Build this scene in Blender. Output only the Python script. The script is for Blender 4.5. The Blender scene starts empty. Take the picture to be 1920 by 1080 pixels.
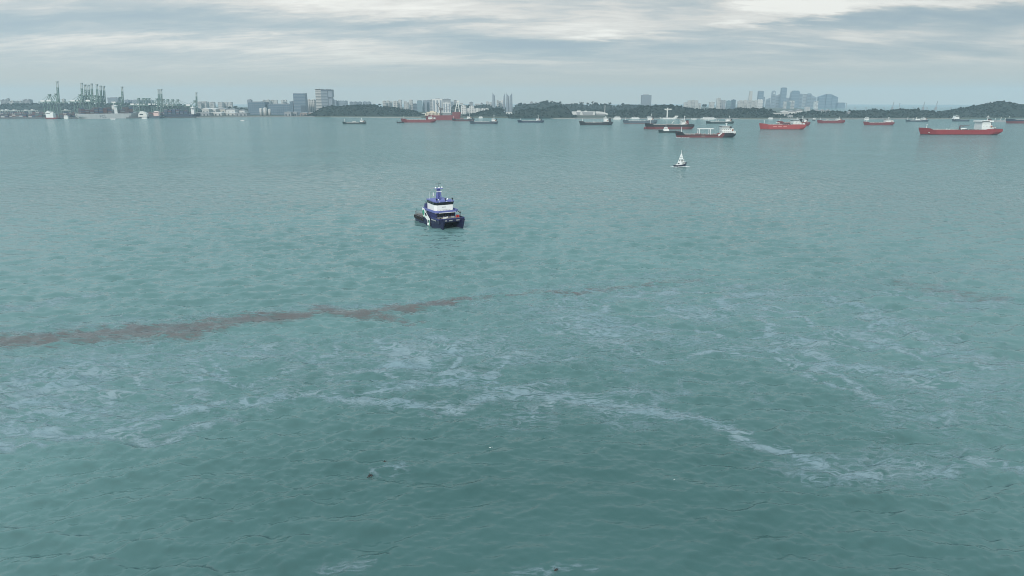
import bpy, math, random
import numpy as np
from mathutils import Vector, Matrix, noise as mnoise

C = bpy.context.scene
COL = C.collection
R = math.radians
random.seed(7)

# ------------------------------------------------------------------ camera
H = 60.0                       # drone height over the water
PITCH = R(15.29)
F = 1280.0                     # focal length in photograph pixels (1920 wide)
cam_data = bpy.data.cameras.new('camera')
cam = bpy.data.objects.new('camera', cam_data)
COL.objects.link(cam)
cam.location = (0, 0, H)
cam.rotation_euler = (R(90) - PITCH, 0, 0)
cam_data.sensor_width = 36.0
cam_data.lens = 24.0
cam_data.clip_start = 1.0
cam_data.clip_end = 60000.0
C.camera = cam

# ------------------------------------------------------------------ sky, sun, exposure
SUN_EL, SUN_AZ = R(30), R(196)     # behind the camera, slightly to its right (azimuth clockwise from +Y)
world = bpy.data.worlds.new('World')
C.world = world
world.use_nodes = True
wn, wl = world.node_tree.nodes, world.node_tree.links
wn.clear()


def WN(kind, **kw):
    n = wn.new(kind)
    for k, v in kw.items():
        setattr(n, k, v)
    return n


def wmath(op, a, b=None, c=None):
    n = WN('ShaderNodeMath', operation=op)
    for i, v in enumerate((a, b, c)):
        if v is None:
            continue
        if isinstance(v, (int, float)):
            n.inputs[i].default_value = v
        else:
            wl.new(v, n.inputs[i])
    return n.outputs[0]


tc = WN('ShaderNodeTexCoord')
nrm = WN('ShaderNodeVectorMath', operation='NORMALIZE')
wl.new(tc.outputs['Generated'], nrm.inputs[0])
sep = WN('ShaderNodeSeparateXYZ')
wl.new(nrm.outputs[0], sep.inputs[0])
dx, dy, dz = sep.outputs
zc = wmath('MAXIMUM', dz, 0.0)
den = wmath('ADD', zc, 0.15)
px_ = wmath('DIVIDE', dx, den)
py_ = wmath('DIVIDE', dy, den)


def wcomb(a, b, c=0.0):
    n = WN('ShaderNodeCombineXYZ')
    for i, v in enumerate((a, b, c)):
        if isinstance(v, (int, float)):
            n.inputs[i].default_value = v
        else:
            wl.new(v, n.inputs[i])
    return n.outputs[0]


def wnoise(vec, scale, detail, rough, dist=0.0):
    n = WN('ShaderNodeTexNoise')
    n.inputs['Scale'].default_value = scale
    n.inputs['Detail'].default_value = detail
    n.inputs['Roughness'].default_value = rough
    n.inputs['Distortion'].default_value = dist
    wl.new(vec, n.inputs['Vector'])
    return n.outputs['Fac']


big = wnoise(wcomb(wmath('MULTIPLY', px_, 0.5), wmath('MULTIPLY', py_, 1.25), 3.1), 1.35, 6, 0.55, 0.6)
fine = wnoise(wcomb(wmath('MULTIPLY', px_, 0.8), wmath('MULTIPLY', py_, 2.0), 9.4), 4.0, 5, 0.6, 0.6)
# hand-placed cloud banks and gaps, in direction space (tan azimuth, tan elevation)
ya = wmath('MAXIMUM', wmath('ABSOLUTE', dy), 0.02)
warp1 = wnoise(wcomb(wmath('MULTIPLY', px_, 0.9), wmath('MULTIPLY', py_, 1.6), 1.7), 2.2, 5, 0.62)
warp2 = wnoise(wcomb(wmath('MULTIPLY', px_, 0.9), wmath('MULTIPLY', py_, 1.6), 21.7), 2.2, 5, 0.62)
ta = wmath('ADD', wmath('DIVIDE', dx, ya), wmath('MULTIPLY', wmath('SUBTRACT', warp1, 0.5), 0.30))
te = wmath('ADD', wmath('DIVIDE', zc, ya), wmath('MULTIPLY', wmath('SUBTRACT', warp2, 0.5), 0.040))


def sky_dir(px, py):
    v = (540 - py) / F
    yy = math.cos(PITCH) + v * math.sin(PITCH)
    return ((px - 960) / F / yy, (-math.sin(PITCH) + v * math.cos(PITCH)) / yy)


CLOUD_BANKS = [  # px, py, half width, half height, weight
    (1490, 8, 115, 18, .85), (1545, 28, 36, 9, .35), (1790, 2, 130, 9, .42), (1420, 42, 45, 5, .25),
    (600, 4, 230, 11, .20), (820, 18, 120, 8, .16), (1120, 68, 60, 7, .42), (1010, 48, 180, 16, .20),
    (70, 20, 70, 9, .16), (330, 76, 280, 10, .15), (560, 92, 260, 9, .13), (1250, 96, 220, 8, .10), (800, 118, 260, 9, .08),
    (1740, 28, 190, 14, -.46), (1600, 42, 90, 10, -.22), (380, 38, 160, 15, -.24), (640, 50, 210, 14, -.27),
    (870, 40, 190, 8, -.22), (900, 92, 130, 14, -.20), (1330, 12, 110, 14, -.26), (1500, 42, 40, 9, -.25),
    (1040, 84, 90, 9, -.20), (30, 42, 80, 10, -.16), (1300, 62, 200, 12, -.10), (1850, 70, 160, 18, -.14), (1650, 100, 200, 12, -.08), (200, 60, 200, 8, -.10), (1000, 128, 300, 10, -.10),
]
acc = None
for (px, py, rx, ry, w) in CLOUD_BANKS:
    a0, e0 = sky_dir(px, py)
    qa = wmath('MULTIPLY', wmath('SUBTRACT', ta, a0), F / rx)
    qe = wmath('MULTIPLY', wmath('SUBTRACT', te, e0), F / ry)
    d2 = wmath('ADD', wmath('MULTIPLY', qa, qa), wmath('MULTIPLY', qe, qe))
    g = wmath('MULTIPLY', wmath('EXPONENT', wmath('MULTIPLY', d2, -0.8)), w)
    acc = g if acc is None else wmath('ADD', acc, g)
tone = wmath('ADD', wmath('MULTIPLY', wmath('SUBTRACT', big, 0.5), 1.25), wmath('MULTIPLY', wmath('SUBTRACT', fine, 0.5), 0.60))
# texture calms down into the even band of far cloud near the horizon
calm = WN('ShaderNodeMapRange', interpolation_type='SMOOTHSTEP')
wl.new(dz, calm.inputs['Value'])
calm.inputs['From Min'].default_value = 0.015
calm.inputs['From Max'].default_value = 0.065
calm.inputs['To Min'].default_value = 0.35
calm.inputs['To Max'].default_value = 1.0
tone = wmath('ADD', wmath('ADD', wmath('MULTIPLY', tone, calm.outputs[0]), acc), 0.54)
ramp = WN('ShaderNodeValToRGB')
cr = ramp.color_ramp
cr.elements[0].position, cr.elements[0].color = 0.10, (.38, .47, .53, 1)
cr.elements[1].position, cr.elements[1].color = 1.0, (1.04, 1.02, .95, 1)
for p, c in ((.34, (.445, .525, .56, 1)), (.52, (.575, .615, .62, 1)), (.70, (.785, .768, .725, 1))):
    e = cr.elements.new(p)
    e.color = c
wl.new(tone, ramp.inputs[0])
hz = WN('ShaderNodeMapRange', interpolation_type='SMOOTHSTEP')
wl.new(dz, hz.inputs['Value'])
hz.inputs['From Min'].default_value = 0.0
hz.inputs['From Max'].default_value = 0.075
hmix = WN('ShaderNodeMix', data_type='RGBA')
wl.new(hz.outputs[0], hmix.inputs[0])
hmix.inputs[6].default_value = (.55, .555, .50, 1)     # even grey band above the horizon
wl.new(ramp.outputs[0], hmix.inputs[7])
# thicker cloud towards the right
lat = WN('ShaderNodeMapRange')
wl.new(dx, lat.inputs['Value'])
lat.inputs['From Min'].default_value = -0.7
lat.inputs['From Max'].default_value = 0.7
lat.inputs['To Min'].default_value = 1.07
lat.inputs['To Max'].default_value = 0.86
# last degrees over the land: warmer, seen through the most air
low = WN('ShaderNodeMapRange', interpolation_type='SMOOTHSTEP')
wl.new(dz, low.inputs['Value'])
low.inputs['From Min'].default_value = 0.0
low.inputs['From Max'].default_value = 0.045
lmix = WN('ShaderNodeMix', data_type='RGBA')
wl.new(low.outputs[0], lmix.inputs[0])
lmix.inputs[6].default_value = (.65, .565, .43, 1)
wl.new(hmix.outputs[2], lmix.inputs[7])
# unseen sky above the view, made bluer and brighter for the water to mirror
up = WN('ShaderNodeMapRange', interpolation_type='SMOOTHSTEP')
wl.new(dz, up.inputs['Value'])
up.inputs['From Min'].default_value = 0.12
up.inputs['From Max'].default_value = 0.30
up.inputs['To Max'].default_value = 0.85
umix = WN('ShaderNodeMix', data_type='RGBA')
wl.new(up.outputs[0], umix.inputs[0])
wl.new(lmix.outputs[2], umix.inputs[6])
umix.inputs[7].default_value = (.64, .85, .95, 1)
latm = WN('ShaderNodeVectorMath', operation='SCALE')
wl.new(umix.outputs[2], latm.inputs[0])
wl.new(lat.outputs[0], latm.inputs['Scale'])
nish = WN('ShaderNodeTexSky', sky_type='NISHITA')
nish.sun_disc = False
nish.sun_elevation = SUN_EL
nish.sun_rotation = SUN_AZ
bg1 = WN('ShaderNodeBackground')
bg1.inputs['Strength'].default_value = 0.08
wl.new(nish.outputs[0], bg1.inputs['Color'])
bg2 = WN('ShaderNodeBackground')
bg2.inputs['Strength'].default_value = 1.0
wl.new(latm.outputs[0], bg2.inputs['Color'])
wmix = WN('ShaderNodeMixShader')
wmix.inputs[0].default_value = 0.94
wl.new(bg1.outputs[0], wmix.inputs[1])
wl.new(bg2.outputs[0], wmix.inputs[2])
wout = WN('ShaderNodeOutputWorld')
wl.new(wmix.outputs[0], wout.inputs['Surface'])

sun_data = bpy.data.lights.new('sun', 'SUN')
sun_data.energy = 2.6
sun_data.angle = R(10)
sun_data.color = (1.0, .95, .88)
sun = bpy.data.objects.new('sun', sun_data)
COL.objects.link(sun)
sdir = Vector((math.sin(SUN_AZ) * math.cos(SUN_EL), math.cos(SUN_AZ) * math.cos(SUN_EL), math.sin(SUN_EL)))
sun.rotation_euler = (-sdir).to_track_quat('-Z', 'Y').to_euler()

vs = C.view_settings
vs.view_transform = 'Standard'
vs.look = 'None'
vs.exposure = 0.0
vs.gamma = 1.0
vs.use_curve_mapping = False
HAZE = 0.8e-4                  # haze density per metre
C.cycles.filter_width = 1.0
C.cycles.max_bounces = 6
C.cycles.volume_bounces = 1
C.cycles.transparent_max_bounces = 12
C.cycles.caustics_reflective = False
C.cycles.caustics_refractive = False

# ------------------------------------------------------------------ finding places from the photograph
CP, SP = math.cos(PITCH), math.sin(PITCH)


def ray(px, py):
    v = (540 - py) / F
    return Vector(((px - 960) / F, CP + v * SP, -SP + v * CP))


def ground(px, py, z=0.0):
    d = ray(px, py)
    t = (z - H) / d.z
    return Vector((d.x * t, d.y * t, z))


def at(px, py, D):
    d = ray(px, py)
    t = D / d.y
    return Vector((d.x * t, D, H + d.z * t))


def mpp(px, py, D):             # metres per photograph pixel at depth D
    return D / ray(px, py).y / F

# ------------------------------------------------------------------ materials
MATS = {}


def mat(name, col, rough=0.6, var=0.12, scale=0.4, metal=0.0, streak=0.0, spec=0.4):
    if name in MATS:
        return MATS[name]
    m = bpy.data.materials.new(name)
    m.use_nodes = True
    nt = m.node_tree
    b = nt.nodes['Principled BSDF']
    b.inputs['Roughness'].default_value = rough
    b.inputs['Metallic'].default_value = metal
    b.inputs['Specular IOR Level'].default_value = spec
    co = nt.nodes.new('ShaderNodeTexCoord')
    mp = nt.nodes.new('ShaderNodeMapping')
    nt.links.new(co.outputs['Object'], mp.inputs[0])
    if streak:
        mp.inputs['Scale'].default_value = (1, 1, 0.12)
    n = nt.nodes.new('ShaderNodeTexNoise')
    n.inputs['Scale'].default_value = scale
    n.inputs['Detail'].default_value = 5
    n.inputs['Roughness'].default_value = .65
    nt.links.new(mp.outputs[0], n.inputs['Vector'])
    mx = nt.nodes.new('ShaderNodeMix')
    mx.data_type = 'RGBA'
    lo = tuple(max(0, c * (1 - var * 1.6)) for c in col)
    hi = tuple(min(1, c * (1 + var * 1.1)) for c in col)
    mx.inputs[6].default_value = lo + (1,)
    mx.inputs[7].default_value = hi + (1,)
    nt.links.new(n.outputs['Fac'], mx.inputs[0])
    last = mx.outputs[2]
    if streak:                   # rust runs and scuffs down the plating
        n2 = nt.nodes.new('ShaderNodeTexNoise')
        n2.inputs['Scale'].default_value = scale * 2.3
        n2.inputs['Detail'].default_value = 6
        n2.inputs['Roughness'].default_value = .7
        nt.links.new(mp.outputs[0], n2.inputs['Vector'])
        rp = nt.nodes.new('ShaderNodeMapRange')
        rp.inputs['From Min'].default_value = .56
        rp.inputs['From Max'].default_value = .72
        rp.inputs['To Max'].default_value = streak
        nt.links.new(n2.outputs['Fac'], rp.inputs['Value'])
        m2 = nt.nodes.new('ShaderNodeMix')
        m2.data_type = 'RGBA'
        nt.links.new(rp.outputs[0], m2.inputs[0])
        nt.links.new(last, m2.inputs[6])
        m2.inputs[7].default_value = (.16, .085, .05, 1)
        last = m2.outputs[2]
    nt.links.new(last, b.inputs['Base Color'])
    MATS[name] = m
    return m


white = mat('white_paint', (.78, .78, .76), .45, .08, .5)
dirtywhite = mat('weathered_white_paint', (.66, .65, .61), .5, .12, .4, streak=.25)
glass = mat('dark_glass', (.018, .022, .026), .12, .1, .2, spec=.6)
black = mat('black_paint', (.016, .018, .022), .5, .2, .3)
steel = mat('grey_steel', (.22, .23, .24), .5, .15, .3)
rubber = mat('rubber', (.02, .02, .02), .8, .2, 1.0)
redpaint = mat('red_paint', (.50, .03, .025), .5, .1, .5)
concrete = mat('concrete', (.36, .35, .33), .85, .15, .05)

# ------------------------------------------------------------------ mesh building


class MB:
    def __init__(self):
        self.v, self.f = [], []

    def add(self, vs_, fs):
        o = len(self.v)
        self.v += [tuple(p) for p in vs_]
        self.f += [tuple(i + o for i in f) for f in fs]
        return self

    def box(self, x0, x1, y0, y1, z0, z1, top=None):
        """top = (dx0, dx1, dy0, dy1): how far the upper rim is pulled in"""
        a = top or (0, 0, 0, 0)
        v = [(x0, y0, z0), (x1, y0, z0), (x1, y1, z0), (x0, y1, z0),
             (x0 + a[0], y0 + a[2], z1), (x1 - a[1], y0 + a[2], z1), (x1 - a[1], y1 - a[3], z1), (x0 + a[0], y1 - a[3], z1)]
        return self.add(v, [(3, 2, 1, 0), (4, 5, 6, 7), (0, 1, 5, 4), (1, 2, 6, 5), (2, 3, 7, 6), (3, 0, 4, 7)])

    def tube(self, p0, p1, r0, r1=None, n=6):
        p0, p1 = Vector(p0), Vector(p1)
        r1 = r0 if r1 is None else r1
        d = (p1 - p0).normalized()
        u = d.orthogonal().normalized()
        w = d.cross(u)
        vs_ = []
        for p, r in ((p0, r0), (p1, r1)):
            for i in range(n):
                a = 2 * math.pi * i / n
                vs_.append(p + (u * math.cos(a) + w * math.sin(a)) * r)
        fs = [(i, (i + 1) % n, n + (i + 1) % n, n + i) for i in range(n)]
        fs += [tuple(range(n - 1, -1, -1)), tuple(range(n, 2 * n))]
        return self.add(vs_, fs)

    def beam(self, p0, p1, w, h=None):
        """square section bar"""
        p0, p1 = Vector(p0), Vector(p1)
        h = w if h is None else h
        d = (p1 - p0).normalized()
        up = Vector((0, 0, 1)) if abs(d.z) < .95 else Vector((1, 0, 0))
        s = d.cross(up).normalized()
        u = s.cross(d)
        vs_ = [p + s * a * w / 2 + u * b * h / 2 for p in (p0, p1) for a, b in ((-1, -1), (1, -1), (1, 1), (-1, 1))]
        return self.add(vs_, [(0, 1, 2, 3), (7, 6, 5, 4), (0, 4, 5, 1), (1, 5, 6, 2), (2, 6, 7, 3), (3, 7, 4, 0)])

    def prism(self, outline, y0, y1):
        """outline of (x, z) points swept from y0 to y1"""
        n = len(outline)
        vs_ = [(x, y0, z) for x, z in outline] + [(x, y1, z) for x, z in outline]
        fs = [(i, (i + 1) % n, n + (i + 1) % n, n + i) for i in range(n)]
        return self.add(vs_, fs + [tuple(range(n - 1, -1, -1)), tuple(range(n, 2 * n))])

    def plan(self, outline, z0, z1, grow=1.0):
        """outline of (x, y) points raised from z0 to z1"""
        n = len(outline)
        vs_ = [(x, y, z0) for x, y in outline] + [(x * grow, y * grow, z1) for x, y in outline]
        fs = [(i, (i + 1) % n, n + (i + 1) % n, n + i) for i in range(n)]
        return self.add(vs_, fs + [tuple(range(n - 1, -1, -1)), tuple(range(n, 2 * n))])

    def ring(self, c, axis, r, t, n=12, m=6):
        """a tyre"""
        c, axis = Vector(c), Vector(axis).normalized()
        u = axis.orthogonal().normalized()
        w = axis.cross(u)
        vs_, fs = [], []
        for i in range(n):
            a = 2 * math.pi * i / n
            d = u * math.cos(a) + w * math.sin(a)
            for j in range(m):
                b = 2 * math.pi * j / m
                vs_.append(c + d * (r + t * math.cos(b)) + axis * t * math.sin(b))
        for i in range(n):
            for j in range(m):
                fs.append((i * m + j, ((i + 1) % n) * m + j, ((i + 1) % n) * m + (j + 1) % m, i * m + (j + 1) % m))
        return self.add(vs_, fs)

    def ball(self, c, r, n=8, m=5, sz=1.0):
        vs_, fs = [], []
        for j in range(m + 1):
            t = math.pi * j / m
            for i in range(n):
                a = 2 * math.pi * i / n
                vs_.append((c[0] + r * math.sin(t) * math.cos(a), c[1] + r * math.sin(t) * math.sin(a), c[2] + r * sz * math.cos(t)))
        for j in range(m):
            for i in range(n):
                fs.append((j * n + i, (j + 1) * n + i, (j + 1) * n + (i + 1) % n, j * n + (i + 1) % n))
        return self.add(vs_, fs)

    def build(self, name, material, parent=None, smooth=False):
        me = bpy.data.meshes.new(name)
        me.from_pydata(self.v, [], self.f)
        me.update()
        me.materials.append(material)
        if smooth:
            me.polygons.foreach_set('use_smooth', [True] * len(me.polygons))
        o = bpy.data.objects.new(name, me)
        COL.objects.link(o)
        if parent is not None:
            o.parent = parent
        return o


def tag(o, label=None, cat=None, group=None, kind=None):
    for k, v in (('label', label), ('category', cat), ('group', group), ('kind', kind)):
        if v:
            o[k] = v
    return o


def thing(name, label, cat, loc=(0, 0, 0), rz=0.0, group=None):
    o = bpy.data.objects.new(name, None)
    o.empty_display_size = 5
    COL.objects.link(o)
    o.location = loc
    o.rotation_euler = (0, 0, rz)
    return tag(o, label, cat, group)


def kids(o):
    return [c for c in o.children]


def dup(root, loc, rz, label=None):
    r = root.copy()
    COL.objects.link(r)
    r.location, r.rotation_euler = loc, (0, 0, rz)
    if label:
        r['label'] = label
    for ch in kids(root):
        c = ch.copy()
        COL.objects.link(c)
        c.parent = r
        for g in kids(ch):
            d = g.copy()
            COL.objects.link(d)
            d.parent = c
    return r


def mesh_np(name, verts, faces, material, smooth=True, attrs=None):
    """big mesh straight from numpy arrays; faces is an (n, 3 or 4) array"""
    me = bpy.data.meshes.new(name)
    nv, nf, k = len(verts), len(faces), faces.shape[1]
    me.vertices.add(nv)
    me.vertices.foreach_set('co', np.ascontiguousarray(verts, np.float32).ravel())
    me.loops.add(nf * k)
    me.loops.foreach_set('vertex_index', np.ascontiguousarray(faces, np.int32).ravel())
    me.polygons.add(nf)
    me.polygons.foreach_set('loop_start', np.arange(0, nf * k, k, dtype=np.int32))
    if smooth:
        me.polygons.foreach_set('use_smooth', np.ones(nf, bool))
    for an, arr in (attrs or {}).items():
        at_ = me.attributes.new(an, 'FLOAT', 'POINT')
        at_.data.foreach_set('value', np.ascontiguousarray(arr, np.float32))
    me.update(calc_edges=True)
    me.materials.append(material)
    o = bpy.data.objects.new(name, me)
    COL.objects.link(o)
    return o


# value noise on arrays
def vnoise(x, y, seed=0):
    xi, yi = np.floor(x).astype(np.int64), np.floor(y).astype(np.int64)
    fx, fy = x - xi, y - yi
    fx, fy = fx * fx * fx * (fx * (fx * 6 - 15) + 10), fy * fy * fy * (fy * (fy * 6 - 15) + 10)

    def h(a, b):
        n = (a * 374761393 + b * 668265263 + seed * 974634777) & 0x7fffffff
        n = ((n ^ (n >> 13)) * 1274126177) & 0x7fffffff
        return ((n ^ (n >> 16)) & 0xffff) / 65535.0
    a, b, c, d = h(xi, yi), h(xi + 1, yi), h(xi, yi + 1), h(xi + 1, yi + 1)
    return (a * (1 - fx) + b * fx) * (1 - fy) + (c * (1 - fx) + d * fx) * fy


def fbm(x, y, octs=4, seed=0, gain=.5):
    s, a, t = 0, 1.0, 0
    for i in range(octs):
        s = s + a * vnoise(x * 2 ** i, y * 2 ** i, seed + i)
        t += a
        a *= gain
    return s / t

# ------------------------------------------------------------------ the sea
rings = [30.0]
while rings[-1] < 14000:
    r = rings[-1]
    rings.append(r + min(max(.24, .62 * (r * r + H * H) / H / 683), .22 * r + 1))
rings = np.array(rings)
fan = R(45)
a_f = np.linspace(-fan, fan, 780)
a_c = np.linspace(fan, 2 * math.pi - fan, 90)[1:-1]
ang = np.concatenate([a_f, a_c])
NA, NR = len(ang), len(rings)
RR, AA = np.meshgrid(rings, ang, indexing='ij')
SX, SY = RR * np.sin(AA), RR * np.cos(AA)
dr = np.gradient(rings)[:, None] * np.ones_like(AA)
dt = RR * np.gradient(np.unwrap(ang))[None, :]
rng = np.random.default_rng(11)
SZ = np.zeros_like(SX)
NW = 110
lam = np.exp(rng.uniform(math.log(1.0), math.log(14), NW))
th = R(-10) + rng.normal(0, R(36), NW)          # travelling towards the camera, a little from the right
ph = rng.uniform(0, 2 * math.pi, NW)
gust = .74 + .52 * fbm(SX / 55, SY / 90, 3, 5)
calm_r = 1 - .55 * np.exp(-(((SX - 8) / 34) ** 2 + ((SY - 92) / 30) ** 2))   # flattened by the drone's downwash
for i in range(NW):
    k = 2 * math.pi / lam[i]
    kx, ky = k * math.sin(th[i]), k * math.cos(th[i])
    kr = kx * np.sin(AA) + ky * np.cos(AA)
    kt = kx * np.cos(AA) - ky * np.sin(AA)
    att = np.exp(-((kr * dr) ** 2 + (kt * dt) ** 2) * .07)
    s = .060 * (min(1.0, (lam[i] / 2) ** .5) if lam[i] < 6.5 else 6.5 / lam[i])
    p = kx * SX + ky * SY + ph[i] + 1.3 * (fbm(SX / (4 * lam[i]), SY / (4 * lam[i]), 1, 40 + i) - .5) * 3
    w = np.sin(p)
    SZ += att * s / k * (w + (.25 if lam[i] > 2 else .0) * np.sin(2 * p - 1.57))
SZ *= gust * calm_r
SZ[np.abs(AA) > fan] *= .3

idx = np.arange(NR * NA).reshape(NR, NA)
nx = np.roll(idx, -1, axis=1)
sea_faces = np.stack([idx[:-1], idx[1:], nx[1:], nx[:-1]], -1).reshape(-1, 4)[:, ::-1]
sea_verts = np.stack([SX, SY, SZ], -1).reshape(-1, 3)


def water_nodes(m, rough, bump_h):
    """bump for the ripples too small for the mesh, on top of the modelled waves"""
    nt = m.node_tree
    b = nt.nodes['Principled BSDF']
    b.inputs['IOR'].default_value = 1.36
    b.inputs['Roughness'].default_value = rough
    geo = nt.nodes.new('ShaderNodeNewGeometry')
    hs = []
    for rot, sx, scale, detail, amp in ((-10, .35, .34, 3, 1.0), (14, .30, .085, 3, .5), (8, .5, 1.5, 2, .16)):
        mp = nt.nodes.new('ShaderNodeMapping')
        mp.inputs['Rotation'].default_value = (0, 0, R(rot))
        mp.inputs['Scale'].default_value = (sx, 1.0, 1.0)
        nt.links.new(geo.outputs['Position'], mp.inputs[0])
        n = nt.nodes.new('ShaderNodeTexNoise')
        n.inputs['Scale'].default_value = scale
        n.inputs['Detail'].default_value = detail
        n.inputs['Roughness'].default_value = .5
        n.inputs['Distortion'].default_value = .4
        nt.links.new(mp.outputs[0], n.inputs['Vector'])
        ad = nt.nodes.new('ShaderNodeMath')
        ad.operation = 'MULTIPLY_ADD'
        nt.links.new(n.outputs['Fac'], ad.inputs[0])
        ad.inputs[1].default_value = amp
        ad.inputs[2].default_value = 0.0
        if hs:
            nt.links.new(hs[-1], ad.inputs[2])
        hs.append(ad.outputs[0])
    bp = nt.nodes.new('ShaderNodeBump')
    bp.inputs['Strength'].default_value = 1.0
    lod = nt.nodes.new('ShaderNodeAttribute')       # where the mesh is too coarse for the waves the bump carries them all
    lod.attribute_name = 'unmodelled'
    bd = nt.nodes.new('ShaderNodeMath')
    bd.operation = 'MULTIPLY_ADD'
    nt.links.new(lod.outputs['Fac'], bd.inputs[0])
    bd.inputs[1].default_value = 1.25
    bd.inputs[2].default_value = bump_h
    nt.links.new(bd.outputs[0], bp.inputs['Distance'])
    nt.links.new(hs[-1], bp.inputs['Height'])
    nt.links.new(bp.outputs[0], b.inputs['Normal'])
    return geo, bp


sea_mat = bpy.data.materials.new('sea_water')
sea_mat.use_nodes = True
geo, sea_bump = water_nodes(sea_mat, .15, .34)
nt = sea_mat.node_tree
n3 = nt.nodes.new('ShaderNodeTexNoise')          # silt carried in broad patches
n3.inputs['Scale'].default_value = .011
n3.inputs['Detail'].default_value = 6
n3.inputs['Roughness'].default_value = .62
mp3 = nt.nodes.new('ShaderNodeMapping')
mp3.inputs['Scale'].default_value = (.6, 1, 1)
nt.links.new(geo.outputs['Position'], mp3.inputs[0])
nt.links.new(mp3.outputs[0], n3.inputs['Vector'])
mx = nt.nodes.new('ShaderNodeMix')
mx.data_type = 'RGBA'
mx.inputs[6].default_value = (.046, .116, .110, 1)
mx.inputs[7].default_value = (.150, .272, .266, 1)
mrg = nt.nodes.new('ShaderNodeMapRange')
mrg.inputs['From Min'].default_value = .3
mrg.inputs['From Max'].default_value = .7
nt.links.new(n3.outputs['Fac'], mrg.inputs['Value'])
pc = nt.nodes.new('ShaderNodeVectorMath')         # body colour lightens outward, painted in for the stronger sky reflection there
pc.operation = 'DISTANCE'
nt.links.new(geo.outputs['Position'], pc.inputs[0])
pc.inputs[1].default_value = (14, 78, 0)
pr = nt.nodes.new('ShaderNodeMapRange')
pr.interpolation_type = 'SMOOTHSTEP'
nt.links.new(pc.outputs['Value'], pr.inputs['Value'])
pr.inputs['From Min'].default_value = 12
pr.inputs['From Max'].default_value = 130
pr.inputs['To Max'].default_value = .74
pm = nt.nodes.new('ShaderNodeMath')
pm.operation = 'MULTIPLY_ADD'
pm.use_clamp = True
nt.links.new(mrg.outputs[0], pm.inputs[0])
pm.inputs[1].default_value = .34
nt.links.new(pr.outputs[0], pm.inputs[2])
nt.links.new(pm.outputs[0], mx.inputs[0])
# light scattered back out of the turbid water is smooth; only the mirror of the sky follows each ripple
nt.nodes.remove(nt.nodes['Principled BSDF'])
body = nt.nodes.new('ShaderNodeBsdfDiffuse')
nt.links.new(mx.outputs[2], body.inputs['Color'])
upv = nt.nodes.new('ShaderNodeCombineXYZ')
upv.inputs[2].default_value = 1.0
nt.links.new(upv.outputs[0], body.inputs['Normal'])
mirror = nt.nodes.new('ShaderNodeBsdfGlossy')
mirror.inputs['Roughness'].default_value = .09
nt.links.new(sea_bump.outputs[0], mirror.inputs['Normal'])
fr = nt.nodes.new('ShaderNodeFresnel')
fr.inputs['IOR'].default_value = 1.38
nt.links.new(sea_bump.outputs[0], fr.inputs['Normal'])
ms = nt.nodes.new('ShaderNodeMixShader')
nt.links.new(fr.outputs[0], ms.inputs[0])
nt.links.new(body.outputs[0], ms.inputs[1])
nt.links.new(mirror.outputs[0], ms.inputs[2])
nt.links.new(ms.outputs[0], nt.nodes['Material Output'].inputs['Surface'])
LOD = np.clip((RR - 330) / 420, 0, 1)
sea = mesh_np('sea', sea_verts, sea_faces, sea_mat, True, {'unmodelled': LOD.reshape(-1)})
tag(sea, 'green grey sea water with small wind ripples filling the lower picture', None, None, 'structure')

# ------------------------------------------------------------------ oil on the water


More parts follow.
